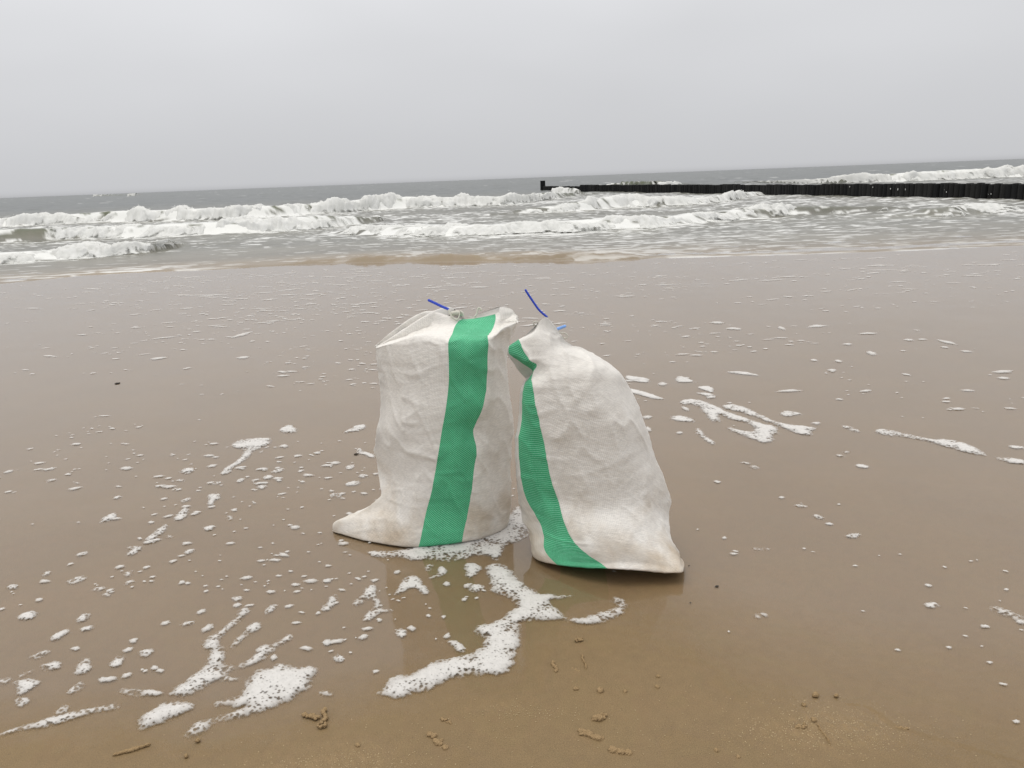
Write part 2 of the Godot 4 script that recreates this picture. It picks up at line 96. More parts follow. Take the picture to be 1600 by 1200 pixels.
const FLECKS := [
	[-1.322, -2.499, .05, .056], [-1.126, -2.477, .029, .041], [-1.501, -2.488, .04, .031], [-1.421, -2.303, .053, .046], [-1.268, -2.332, .029, .037], [-1.549, -2.357, .028, .022], [-1.32, -2.238, .034, .029], [-1.272, -2.196, .027, .02],
	[-1.611, -2.272, .037, .03], [-1.239, -2.27, .027, .024], [-1.228, -2.373, .023, .022], [-1.046, -2.252, .019, .018], [-1.456, -2.091, .057, .044], [-1.279, -2.067, .041, .045], [-1.235, -2.01, .037, .029], [-1.299, -1.981, .041, .051],
	[-1.301, -1.884, .048, .032], [-1.24, -1.83, .054, .031], [-1.071, -1.837, .037, .045], [-1.008, -1.875, .037, .036], [-1.121, -1.733, .033, .041], [-1.072, -1.936, .024, .025], [-1.067, -1.891, .025, .024], [-1.29, -1.799, .027, .02],
	[-1.217, -1.908, .025, .02], [-1.333, -1.769, .036, .038], [-1.07, -1.76, .024, .023], [-1.019, -2.021, .026, .022], [-.952, -2.014, .029, .026], [-.937, -2.076, .026, .028], [-.853, -2.143, .028, .027], [-.841, -2.106, .026, .026],
	[-.733, -2.077, .031, .043], [-.683, -2.089, .026, .02], [-.886, -1.984, .026, .042], [-.527, -1.89, .022, .028], [-.478, -1.813, .027, .028], [-.654, -1.829, .019, .026], [-.603, -2.235, .026, .02], [-.765, -2.278, .02, .015],
	[-1.56, -2.136, .018, .016], [-.976, -1.791, .013, .012], [-.48, -1.67, .039, .017], [-1.111, -1.646, .033, .026], [-1.448, -3.28, .063, .076], [-1.036, -3.236, .045, .062], [-1.058, -3.165, .042, .048], [-1.048, -3.053, .034, .05],
	[-.672, -3.055, .052, .056], [-.719, -2.933, .057, .047], [-1.081, -2.749, .029, .032], [-1.127, -2.666, .043, .035], [-1.322, -2.944, .035, .042], [-.647, -3.136, .034, .053], [-1.102, -3.258, .034, .044], [-.802, -3.309, .052, .039],
	[-1.263, -3.121, .043, .041], [-1.489, -3.105, .044, .034], [-.933, -3.222, .022, .031], [-1.746, -3.343, .054, .046], [-2.016, -3.227, .037, .037], [-2.286, -3.36, .036, .04], [-1.088, -2.823, .026, .029], [-1.371, -2.736, .023, .027],
	[-1.338, -2.521, .045, .032], [-1.294, -2.569, .055, .037], [-.724, -3.248, .033, .062], [-1.247, -2.605, .028, .025], [-1.625, -2.997, .032, .027], [-.913, -3.456, .035, .035], [-1.357, -3.332, .042, .039], [-1.165, -3.139, .028, .035],
	[-1.436, -3.167, .033, .03], [-1.099, -3.572, .042, .052], [-2.615, -5.73, .119, .09], [-2.268, -6.569, .09, .279], [-1.959, -5.641, .096, .087], [-.451, -2.225, .025, .02], [-.288, -2.295, .029, .039], [-.224, -2.184, .022, .03],
	[-.165, -2.089, .017, .02], [-.263, -2.006, .014, .017], [-.203, -1.899, .018, .026], [-.528, -1.89, .022, .028], [-.477, -1.815, .03, .028], [-.373, -1.751, .017, .015], [-.6, -2.235, .026, .026], [-.387, -2.273, .022, .024],
	[-.219, -1.997, .013, .017], [1.063, -2.559, .029, .022], [1.078, -2.502, .025, .018], [1.118, -2.405, .043, .033], [1.194, -2.067, .021, .018], [.664, -1.941, .028, .027], [1.146, -1.959, .036, .032], [.792, -2.334, .043, .016],
	[.703, -2.326, .021, .012], [1.037, -2.2, .017, .011], [1.154, -1.806, .012, .01], [1.149, -1.691, .015, .011], [1.13, -1.606, .018, .011], [.954, -1.757, .015, .011], [1.08, -1.477, .017, .011], [.694, -2.425, .016, .02],
	[.555, -1.868, .008, .008], [.948, -1.943, .012, .007], [.88, -4.441, .063, .075], [.899, -3.93, .032, .086], [1.459, -3.61, .044, .037], [1.427, -3.026, .047, .048], [1.937, -4.607, .049, .081], [2.361, -5.016, .058, .122],
	[2.987, -5.256, .06, .177], [2.89, -5.108, .044, .056], [2.095, -5.966, .052, .15], [.99, -3.062, .039, .032], [.971, -3.115, .027, .022], [1.432, -3.201, .028, .023], [1.384, -3.161, .029, .029], [.8, -2.919, .026, .03],
	[1.036, -2.66, .034, .029], [1.063, -2.563, .03, .028], [1.078, -2.502, .024, .019], [1.116, -2.404, .043, .032], [.995, -2.742, .026, .022], [2.307, -4.446, .036, .054], [2.778, -4.287, .062, .06], [2.858, -4.428, .127, .064],
	[2.451, -4.07, .072, .037], [2.155, -3.179, .054, .046], [2.373, -5.989, .163, .094], [2.62, -5.647, .129, .068], [2.784, -5.377, .067, .062], [2.876, -5.376, .067, .046], [1.74, -6.02, .106, .114], [1.681, -6.295, .12, .104],
	[1.531, -4.196, .139, .048], [1.729, -3.997, .036, .035], [2.955, -4.968, .071, .053], [2.33, -5.315, .071, .06], [1.934, -4.886, .043, .064], [2.07, -4.836, .045, .076], [.678, -3.81, .048, .057], [.65, -3.616, .027, .073],
	[.785, -3.544, .033, .035],
]
const LUMPS := [
	["crumbly sand cast in the foreground right of centre", .171, -1.54, .048, .034, "heap"],
	["twisted chain of sand crumbs below the crumbly cast", .145, -1.481, .049, .043, "chain"],
	["round sand pellet left of three in a row", .126, -1.646, .014, .015, "pellet"],
	["broad sand pellet, middle of three in a row", .183, -1.635, .019, .02, "pellet"],
	["small sand pellet right of three in a row", .242, -1.63, .012, .015, "pellet"],
	["upper of two stacked sand pellets below the right sack", .331, -1.683, .012, .012, "pellet"],
	["lower of two stacked sand pellets below the right sack", .321, -1.642, .013, .019, "pellet"],
	["upright finger of sand under the curled foam tail", .156, -1.755, .009, .053, "finger"],
	["stubby sand finger left of the upright finger", .132, -1.725, .019, .018, "chain"],
	["curved sand ridge beside the bend of the forked foam", .08, -1.739, .015, .041, "finger"],
	["row of sand crumbs at the bottom edge, centre right", .2, -1.429, .045, .018, "chain"],
	["sand crumb just below the curled foam tail", .152, -1.855, .026, .031, "heap"],
	["scatter of sand crumbs at the bottom centre", -.197, -1.487, .045, .05, "chain"],
	["slanting sand twig above the bottom centre", -.18, -1.551, .023, .02, "chain"],
	["tiny sand crumb at the bottom left of centre", -.37, -1.48, .012, .019, "pellet"],
	["pair of sand rods below the broad foam blob", -.5, -1.586, .042, .026, "chain"],
	["upright sand rod below the broad foam blob", -.467, -1.587, .018, .043, "finger"],
	["knotted sand cast below the upright rod", -.465, -1.55, .028, .025, "heap"],
	["flat sliver of sand near the lower left corner", -.875, -1.495, .061, .032, "sliver"],
	["sand crumb under the tail of the broad foam blob", -.736, -1.516, .011, .01, "pellet"],
	["sand crumb at the bottom edge below the blob's tail", -.743, -1.467, .011, .011, "pellet"],
	["sand lump with a pointed cap at lower right", .609, -1.485, .029, .024, "heap"],
	["knob of sand right of the pointed lump", .644, -1.503, .016, .023, "pellet"],
	["wide sand crumb above the knob at lower right", .681, -1.59, .016, .01, "pellet"],
	["small sand crumb left of the curved sand ridge line", .728, -1.586, .011, .011, "pellet"],
	["left sand pellet of two at the lower right bottom", .405, -1.421, .012, .017, "pellet"],
	["right sand pellet of two at the lower right bottom", .446, -1.4, .01, .017, "pellet"],
	["flat sand crumb above the pointed lump", .642, -1.557, .012, .009, "pellet"],
	["sand crumb on the end of the curved ridge line", .824, -1.469, .021, .01, "chain"],
	["long straight sand stick in the lower right", .648, -1.456, .007, .056, "finger"],
]
const FILM_EDGE := [Vector2(-1.657, -1.567), Vector2(-1.225, -1.586), Vector2(-.931, -1.596), Vector2(-.76, -1.543), Vector2(-.593, -1.572), Vector2(-.352, -1.646), Vector2(-.155, -1.701), Vector2(-.02, -1.745), Vector2(.044, -1.915), Vector2(.26, -1.955), Vector2(.429, -1.953), Vector2(.498, -1.838), Vector2(.671, -1.662), Vector2(.913, -1.529), Vector2(1.09, -1.465), Vector2(1.319, -1.402)]
const RIDGE := [Vector2(.745, -1.554), Vector2(.784, -1.549), Vector2(.8, -1.517), Vector2(.81, -1.475), Vector2(.834, -1.463), Vector2(.896, -1.424), Vector2(.95, -1.394), Vector2(1.017, -1.352)]
const WAVES := [
	["nearest white breaker across the middle, running to the right", 1, [Vector4(-5.12, -22.07, 0, 0), Vector4(-4.31, -21.1, .08, .5), Vector4(-3.01, -19.68, .19, 1), Vector4(-1.38, -19.01, .2, 1), Vector4(.14, -19.05, .19, 1), Vector4(1.67, -19.09, .2, 1), Vector4(3.16, -18.9, .22, 1), Vector4(4.2, -19.52, .2, .9), Vector4(5.45, -20.7, .2, .8), Vector4(7.13, -21.8, .2, .7), Vector4(8.65, -21.67, .19, .35), Vector4(9.27, -21.51, .18, .1), Vector4(10.13, -21.14, .16, .1), Vector4(10.87, -21.27, .04, 0)]],
	["second white breaker at the left with a glassy green end", 1, [Vector4(-22.13, -18.53, .23, .8), Vector4(-19.75, -21.67, .28, 1), Vector4(-16.69, -22.96, .31, 0), Vector4(-14.77, -23.42, .36, .1), Vector4(-13.4, -22.98, .36, .15), Vector4(-13.39, -23.96, .31, .6), Vector4(-11.93, -23.71, .31, 1), Vector4(-10.01, -23.22, .32, 1), Vector4(-8.65, -23.53, .29, 1), Vector4(-7.36, -23.64, .32, 1), Vector4(-6.07, -23.75, .37, 1), Vector4(-5.13, -24.73, .35, 1), Vector4(-4.82, -26.28, .18, .5), Vector4(-4.14, -27.37, .05, 0)]],
	["largest white breaker, farthest out on the left", 1, [Vector4(-32.45, -27.34, .31, 1), Vector4(-26.07, -34.92, .36, 1), Vector4(-22.5, -35.88, .37, 1), Vector4(-20.15, -36.82, .38, 1), Vector4(-16.91, -36.13, .46, 1), Vector4(-13.79, -35.46, .45, 1), Vector4(-11.01, -35.59, .47, 1), Vector4(-8.58, -37.35, .48, 1), Vector4(-7.07, -38.86, .52, 1), Vector4(-5.44, -40.5, .57, 1), Vector4(-2.86, -40.42, .44, 1), Vector4(-1.26, -40.5, .47, 1), Vector4(.34, -39.6, .41, 1), Vector4(2.25, -46.45, .42, .8), Vector4(4.34, -49.37, .14, .2)]],
	["low white breaker nearest the shore at the far left", 1, [Vector4(-14.45, -12.85, .11, .9), Vector4(-11.7, -15.45, .14, 1), Vector4(-10.14, -15.95, .17, 1), Vector4(-9.35, -15.9, .18, 1), Vector4(-8.56, -16.12, .22, 1), Vector4(-8, -16.85, .18, 1), Vector4(-7.72, -17.81, .13, .8), Vector4(-7.71, -18.64, .04, 0)]],
	["white breaker rolling in front of the groyne", 1, [Vector4(.23, -28.49, .07, 0), Vector4(1.15, -28.72, .2, .8), Vector4(2.55, -29.08, .26, 1), Vector4(4.3, -31.75, .46, 1), Vector4(5.78, -31.57, .32, 1), Vector4(7.25, -31.38, .24, 1), Vector4(9.03, -33.36, .23, 1), Vector4(11.26, -37.74, .24, .9), Vector4(13.44, -41.23, .09, 0)]],
	["long white breaker beyond the groyne at the right", 1, [Vector4(22.51, -78.78, .09, .4), Vector4(23.17, -64.9, .23, 1), Vector4(24.97, -61.71, .37, 1), Vector4(26.6, -58.82, .5, 1), Vector4(30.29, -57.87, .63, 1), Vector4(33.87, -58.51, .64, 1), Vector4(37.47, -58.36, .71, 1), Vector4(41.79, -54.91, .74, 1), Vector4(55.29, -49.46, .72, 1)]],
	["olive wave with white shoulders behind the groyne", 1, [Vector4(9.01, -80.52, .24, .9), Vector4(11.05, -79.18, .43, 1), Vector4(11.86, -76.36, .6, .25), Vector4(12.8, -73.09, .62, .1), Vector4(13.93, -74.5, .54, .9), Vector4(15.43, -74.63, .45, 1), Vector4(16.63, -76.1, .18, 0)]],
	["far whitecap near the horizon at the left", 1, [Vector4(-235.67, -469.13, 1.14, .6), Vector4(-145.59, -301.49, 1.1, .5), Vector4(-153.91, -326.74, 1.19, 1), Vector4(-144.54, -321.92, .78, 1), Vector4(-158.06, -359.66, .44, 0)]],
	["short green wave with a white end at the right, before the groyne", 1, [Vector4(10.23, -19.24, .07, 0), Vector4(10.55, -18.98, .19, .15), Vector4(10.93, -18.99, .2, .2), Vector4(11.49, -19.55, .17, .9), Vector4(12.28, -19.95, .12, .9), Vector4(13.05, -20.42, .05, .2)]],
	["small white splash at the groyne's outer gap", 1, [Vector4(3.43, -59.1, .21, .5), Vector4(4.11, -60.19, .47, 1), Vector4(4.64, -59.1, .54, 1), Vector4(4.94, -56.14, .41, 1), Vector4(5.32, -53.26, .12, 0)]],
]
const SHORE := [Vector2(-10.45, -10.8), Vector2(-7.38, -11.51), Vector2(-6.72, -12.38), Vector2(-6.01, -12.57), Vector2(-4.96, -12.49), Vector2(-4.02, -12.71), Vector2(-3.25, -12.91), Vector2(-1.98, -12.74), Vector2(-.72, -12.27), Vector2(.55, -11.89), Vector2(1.66, -11.57), Vector2(2.85, -11.48), Vector2(4.16, -11.25), Vector2(5.5, -11.19), Vector2(6.46, -11.28), Vector2(7.43, -11.38), Vector2(11.01, -11.27)]

var rng := RandomNumberGenerator.new()
var used := {}
var M := {}


func numbered(called: String) -> String:
	if not used.has(called):
		used[called] = 0
		return called
	used[called] += 1
	return "%s_%03d" % [called, used[called]]


func noise(s: int, freq: float, octaves := 3, kind := FastNoiseLite.TYPE_SIMPLEX_SMOOTH) -> FastNoiseLite:
	var n := FastNoiseLite.new()
	n.seed = s
	n.noise_type = kind
	n.frequency = freq
	n.fractal_type = FastNoiseLite.FRACTAL_FBM if octaves > 1 else FastNoiseLite.FRACTAL_NONE
	n.fractal_octaves = octaves
	return n


func cells(s: int, freq: float) -> FastNoiseLite:
	var n := noise(s, freq, 1, FastNoiseLite.TYPE_CELLULAR)
	n.cellular_return_type = FastNoiseLite.RETURN_DISTANCE
	n.cellular_distance_function = FastNoiseLite.DISTANCE_EUCLIDEAN
	return n


func lin(r: float, g: float, b: float) -> Color:
	return Color(r, g, b).linear_to_srgb()


func tag(o: Node, label: String, category: String, group := "") -> void:
	o.set_meta("label", label)
	o.set_meta("category", category)
	if group != "":
		o.set_meta("group", group)


func obj(called: String, mesh: Mesh, m: Material, parent: Node = self) -> MeshInstance3D:
	var o := MeshInstance3D.new()
	o.name = numbered(called) if parent == self else called
	o.mesh = mesh
	o.material_override = m
	o.cast_shadow = GeometryInstance3D.SHADOW_CASTING_SETTING_ON
	parent.add_child(o, true)
	return o


func base(called: String, at := Vector3.ZERO) -> Node3D:
	var o := Node3D.new()
	o.name = numbered(called)
	o.position = at
	add_child(o, true)
	return o


# a mesh from points and triangle indices, with smooth normals
func surface(p: PackedVector3Array, ix: PackedInt32Array, uv := PackedVector2Array(), col := PackedColorArray(), given := PackedVector3Array()) -> ArrayMesh:
	var n := given
	if n.is_empty():
		n = smooth(p, ix)
	var a := []
	a.resize(Mesh.ARRAY_MAX)
	a[Mesh.ARRAY_VERTEX] = p
	a[Mesh.ARRAY_NORMAL] = n
	if uv.size():
		a[Mesh.ARRAY_TEX_UV] = uv
	if col.size():
		a[Mesh.ARRAY_COLOR] = col
	a[Mesh.ARRAY_INDEX] = ix
	var m := ArrayMesh.new()
	m.add_surface_from_arrays(Mesh.PRIMITIVE_TRIANGLES, a)
	return m


func smooth(p: PackedVector3Array, ix: PackedInt32Array) -> PackedVector3Array:
	var n := PackedVector3Array()
	n.resize(p.size())
	for k in range(0, ix.size(), 3):
		var i := ix[k]
		var j := ix[k + 1]
		var l := ix[k + 2]
		var c := (p[l] - p[i]).cross(p[j] - p[i])
		n[i] += c
		n[j] += c
		n[l] += c
	for i in n.size():
		n[i] = n[i].normalized() if n[i].length_squared() > 0.0 else Vector3.UP
	return n


# indices of a grid of w columns and h rows whose rows run away from the viewer
func grid(w: int, h: int) -> PackedInt32Array:
	var ix := PackedInt32Array()
	ix.resize((w - 1) * (h - 1) * 6)
	var k := 0
	for j in h - 1:
		for i in w - 1:
			var a := j * w + i
			ix[k] = a
			ix[k + 1] = a + w
			ix[k + 2] = a + 1
			ix[k + 3] = a + 1
			ix[k + 4] = a + w
			ix[k + 5] = a + w + 1
			k += 6
	return ix


func sand_y(x: float, z: float) -> float:
	return -0.01 * maxf(0.0, -z - 9.0) - 0.03 * maxf(0.0, -z - 14.0)


func shore_y(x: float, z: float) -> float:
	var y := sand_y(x, z)
	if z > -3.0:
		y += 0.006 * smoothstep(0.0, 1.0, clampf((z - table(FILM_EDGE, x)) / 0.25, 0.0, 1.0))
	return y


func table(points: Array, x: float) -> float:
	if x <= points[0].x:
		return points[0].y
	for i in points.size() - 1:
		if x <= points[i + 1].x:
			return lerpf(points[i].y, points[i + 1].y, (x - points[i].x) / maxf(points[i + 1].x - points[i].x, 1e-4))
	return points[-1].y


func cat(a: Vector3, b: Vector3, c: Vector3, d: Vector3, t: float) -> Vector3:
	return b.cubic_interpolate(c, a, d, t)


func tube(pts: Array, r: float, sides := 8, flat := 1.0) -> ArrayMesh:
	var c := Curve3D.new()
	for i in pts.size():
		var d: Vector3 = (pts[mini(i + 1, pts.size() - 1)] - pts[maxi(i - 1, 0)]) / 6.0
		c.add_point(pts[i], -d, d)
	var n := maxi(8, int(c.get_baked_length() / maxf(r, 0.002)))
	n = mini(n, 60)
	var p := PackedVector3Array()
	for k in n + 1:
		var at := c.sample_baked(c.get_baked_length() * k / n, true)
		var ahead := c.sample_baked(minf(c.get_baked_length() * k / n + 0.002, c.get_baked_length()), true)
		var back := c.sample_baked(maxf(c.get_baked_length() * k / n - 0.002, 0.0), true)
		var t := (ahead - back).normalized()
		var s := t.cross(Vector3(0.2, 0.3, 1.0)).normalized()
		var u := s.cross(t)
		for j in sides:
			var a := TAU * j / sides
			p.append(at + (s * cos(a) + u * sin(a) * flat) * r * (0.3 if k == 0 or k == n else 1.0))
	var ix := PackedInt32Array()
	for k in n:
		for j in sides:
			var a := k * sides + j
			var b := k * sides + (j + 1) % sides
			ix.append_array([a, a + sides, b, b, a + sides, b + sides])
	for k in range(1, sides - 1):
		ix.append_array([0, k, k + 1, n * sides, n * sides + k + 1, n * sides + k])
	return surface(p, ix)


# ------------------------------------------------------------------ materials
func texture(w: int, h: int, f: Callable) -> ImageTexture:
	var im := Image.create_empty(w, h, false, Image.FORMAT_RGB8)
	for y in h:
		for x in w:
			im.set_pixel(x, y, f.call(x, y))
	return ImageTexture.create_from_image(im)


func seamless(s: int, freq: float, octaves: int, size := 512, kind := FastNoiseLite.TYPE_SIMPLEX_SMOOTH) -> Image:
	return noise(s, freq, octaves, kind).get_seamless_image(size, size, false, false, 0.15)


func make_materials() -> void:
	# sand: fine grain, darker and paler specks
	var g1 := seamless(3, 0.28, 2)
	var g2 := seamless(5, 0.02, 4)
	var g3 := seamless(7, 0.12, 2)
	var sand := StandardMaterial3D.new()
	sand.albedo_texture = texture(512, 512, func(x, y):
		var v: float = 0.84 + 0.22 * (g1.get_pixel(x, y).r - 0.5) + 0.04 * (g2.get_pixel(x, y).r - 0.5)
		var d: float = g3.get_pixel(x, y).r
		if d > 0.83: v += 0.07
		if d < 0.15: v -= 0.09
		return Color(v, v * 0.995, v * 0.985))
	sand.heightmap_enabled = true
	sand.heightmap_scale = 0.10
	sand.heightmap_texture = texture(512, 512, func(x, y):
		var v: float = 0.9 * g1.get_pixel(x, y).r + 0.1 * g2.get_pixel(x, y).r
		return Color(v, v, v))
	sand.vertex_color_use_as_albedo = true
	sand.roughness = 0.62
	sand.metallic_specular = 0.4
	M.sand = sand
	var lump := StandardMaterial3D.new()
	lump.albedo_color = lin(0.31, 0.215, 0.115)
	lump.roughness = 0.9
	lump.metallic_specular = 0.2
	lump.heightmap_enabled = true
	lump.heightmap_texture = sand.heightmap_texture
	lump.heightmap_scale = 0.4
	lump.uv1_triplanar = true
	lump.uv1_scale = Vector3.ONE * 3.0
	M.lump = lump
	var grit := StandardMaterial3D.new()
	grit.albedo_color = lin(0.36, 0.27, 0.15)
	grit.roughness = 0.7
	M.grit = grit
	var film := StandardMaterial3D.new()
	film.transparency = BaseMaterial3D.TRANSPARENCY_ALPHA
	film.albedo_color = Color(1, 1, 1, 0.001)
	film.roughness = 0.07
	film.metallic_specular = FILM_SHINE
	M.film = film
	var foam := StandardMaterial3D.new()
	foam.albedo_color = lin(0.63, 0.61, 0.58)
	foam.roughness = 0.6
	foam.metallic_specular = 0.3
	foam.vertex_color_use_as_albedo = true
	foam.transparency = BaseMaterial3D.TRANSPARENCY_ALPHA
	M.foam = foam
	var surf := StandardMaterial3D.new()
	surf.albedo_color = lin(0.69, 0.69, 0.665)
	surf.roughness = 0.8
	surf.backlight_enabled = true
	surf.backlight = Color(0.5, 0.5, 0.49)
	surf.metallic_specular = 0.2
	surf.vertex_color_use_as_albedo = true
	surf.transparency = BaseMaterial3D.TRANSPARENCY_ALPHA
	M.surf = surf
	var sea := StandardMaterial3D.new()
	sea.vertex_color_use_as_albedo = true
	sea.roughness = 0.28
	sea.metallic_specular = 0.24
	M.sea = sea
	# woven white tape: fine horizontal ribs crossed by fainter vertical ones
	var w1 := seamless(21, 0.06, 3, 256)
	var ribs := func(x, y) -> float:
		var a: float = absf(sin(PI * y / 16.0))
		var b: float = absf(sin(PI * x / 16.0))
		var over: bool = (int(x / 16.0) + int(y / 16.0)) % 2 == 0
		return clampf((0.75 * a + 0.25 * b if over else 0.45 * a + 0.4 * b) + 0.25 * (w1.get_pixel(x, y).r - 0.5), 0.0, 1.0)
	var cloth := StandardMaterial3D.new()
	cloth.albedo_texture = texture(256, 256, func(x, y):
		var v: float = 0.88 + 0.09 * ribs.call(x, y) + 0.12 * (w1.get_pixel(int(x / 5.0), y).r - 0.5)
		return Color(v, v, v))
	cloth.heightmap_enabled = true
	cloth.heightmap_scale = 0.12
	cloth.heightmap_texture = texture(256, 256, func(x, y):
		var v: float = ribs.call(x, y)
		return Color(v, v, v))
	cloth.vertex_color_use_as_albedo = true
	cloth.roughness = 0.55
	cloth.metallic_specular = 0.35
	cloth.uv1_scale = Vector3(12.5, 15.0, 1.0)
	M.cloth = cloth
	# green tape crossed by white: pale dots set in diagonal rows
	var stripe := StandardMaterial3D.new()
	stripe.albedo_texture = texture(256, 256, func(x, y):
		var row: int = int(y / 16.0)
		var cx: float = fposmod(x + (16.0 if row % 2 else 0.0), 32.0) - 16.0
		var cy: float = fposmod(y, 16.0) - 8.0
		var k: float = smoothstep(1.25, 0.45, Vector2(cx / 10.5, cy / 6.8).length())
		var v: float = 0.9 + 0.25 * (w1.get_pixel(x, y).r - 0.5)
		var c := lin(0.014, 0.42, 0.16).lerp(lin(0.42, 0.95, 0.66), k)
		return Color(c.r * v, c.g * v, c.b * v))
	stripe.heightmap_enabled = true
	stripe.heightmap_scale = 0.08
	stripe.heightmap_texture = cloth.heightmap_texture
	stripe.roughness = 0.5
	stripe.metallic_specular = 0.35
	stripe.vertex_color_use_as_albedo = true
	stripe.uv1_scale = Vector3(15.5, 19.0, 1.0)
	M.stripe = stripe
	var cord := StandardMaterial3D.new()
	cord.albedo_color = lin(0.55, 0.53, 0.46)
	cord.roughness = 0.8
	M.cord = cord
	var blue := StandardMaterial3D.new()
	blue.albedo_color = lin(0.02, 0.06, 0.5)
	blue.roughness = 0.35
	M.blue = blue
	var pale := StandardMaterial3D.new()
	pale.albedo_color = lin(0.22, 0.42, 0.85)
	pale.roughness = 0.35
	M.pale_blue = pale
	var dark := StandardMaterial3D.new()
	dark.albedo_color = lin(0.03, 0.025, 0.02)
	dark.roughness = 0.8
	M.dark = dark
	for k in 3:
		var pile := StandardMaterial3D.new()
		pile.albedo_color = lin([0.012, 0.017, 0.022][k], [0.0125, 0.017, 0.022][k], [0.0125, 0.0165, 0.021][k])
		pile.roughness = 0.75
		pile.metallic_specular = 0.25
		pile.heightmap_enabled = true
		pile.heightmap_texture = sand.heightmap_texture
		pile.heightmap_scale = 1.0
		pile.uv1_triplanar = true
		pile.uv1_scale = Vector3(2.0, 0.4, 2.0)
		M["pile%d" % k] = pile


# ------------------------------------------------------------------ setting
func make_sky() -> PanoramaSkyMaterial:
	# an even overcast: brighter towards the zenith, with faint mottling of the cloud sheet
	var w := 1024
	var h := 512
	var im := Image.create_empty(w, h, false, Image.FORMAT_RGBF)
	var n := noise(41, 1.3, 4)
	for y in h:
		var up := PI / 2.0 - PI * (y + 0.5) / h
		var s := sin(up)
		for x in w:
			var a := TAU * (x + 0.5) / w
			var k := lerpf(SKY_LOW, SKY_HIGH, maxf(s, 0.0))
			var d := Vector3(cos(a) * cos(up), s * 3.0, sin(a) * cos(up))
			k *= 1.0 + 0.10 * n.get_noise_3dv(d) * smoothstep(0.0, 0.15, s)
			if s < 0.0:
				k *= 0.7
			im.set_pixel(x, y, Color(k * 0.972, k * 0.982, k * 1.012))
	var m := PanoramaSkyMaterial.new()
	m.panorama = ImageTexture.create_from_image(im)
	return m


func make_sand() -> void:
	var w := 780
	var zs := [2.0, 1.0, 0.3, -0.3, -0.7, -0.95]
	var z := -1.1
	var step := 0.012
	while z > -17.0:
		zs.append(z)
		if z < -2.0:
			step *= 1.025
		z -= step
	var soft := noise(2, 0.9, 3)
	var fine := noise(12, 14.0, 3)
	var tone := noise(13, 1.6, 4)
	var speck := noise(14, 60.0, 2)
	var p := PackedVector3Array()
	var c := PackedColorArray()
	var uv := PackedVector2Array()
	for zz in zs:
		var half := 7.0 + 1.5 * absf(zz)
		for i in w:
			var k := 2.0 * i / (w - 1) - 1.0
			var x: float = half * (0.3 * k + 0.7 * k * k * k)
			var y := sand_y(x, zz) + 0.0008 * soft.get_noise_2d(x, zz)
			var v := 1.0 + 0.07 * tone.get_noise_2d(x, zz)
			if zz > -3.0:
				var out_of_film: float = clampf((zz - table(FILM_EDGE, x)) / 0.25, 0.0, 1.0)
				y = shore_y(x, zz) + 0.0008 * soft.get_noise_2d(x, zz) + 0.0002 * fine.get_noise_2d(x, zz) * (0.3 + out_of_film)
				# swash mark: a low curved ridge with a rough, shelly patch on its near side
				if x > 0.25:
					var best := 9.0
					for q in RIDGE.size() - 1:
						best = minf(best, Geometry2D.get_closest_point_to_segment(Vector2(x, zz), RIDGE[q], RIDGE[q + 1]).distance_to(Vector2(x, zz)))
					y += 0.0032 * exp(-best * best / 0.00003)
				var rough := maxf(exp(-pow((x - 0.66) / 0.15, 2.0) - pow((zz + 1.47) / 0.08, 2.0)), 0.7 * exp(-pow((x + 0.42) / 0.14, 2.0) - pow((zz + 1.43) / 0.06, 2.0)))
				rough = maxf(rough, 0.5 * exp(-pow((x + 0.08) / 0.10, 2.0) - pow((zz + 1.6) / 0.03, 2.0)))
				if rough > 0.02:
					var sp := speck.get_noise_2d(x, zz)
					y += 0.004 * rough * maxf(sp, -0.1)
					v += rough * (0.10 + 0.45 * maxf(sp - 0.1, 0.0))
			p.append(Vector3(x, y, zz))
			var wet := 1.0
			if zz > -3.0:
				var soft_: float = lerpf(0.20, 0.55, smoothstep(0.15, 0.5, x))
				wet = 1.0 - smoothstep(-0.8 * soft_, 0.4 * soft_, zz - table(FILM_EDGE, x))
			c.append(Color(0.268 * v * (1.0 - 0.06 * wet), 0.183 * v * (1.0 - 0.10 * wet), 0.090 * v * (1.0 - 0.15 * wet)))
			uv.append(Vector2(x, zz) / 0.45)
	var o := obj("sand", surface(p, grid(w, zs.size()), uv, c), M.sand)
	o.set_meta("kind", "structure")


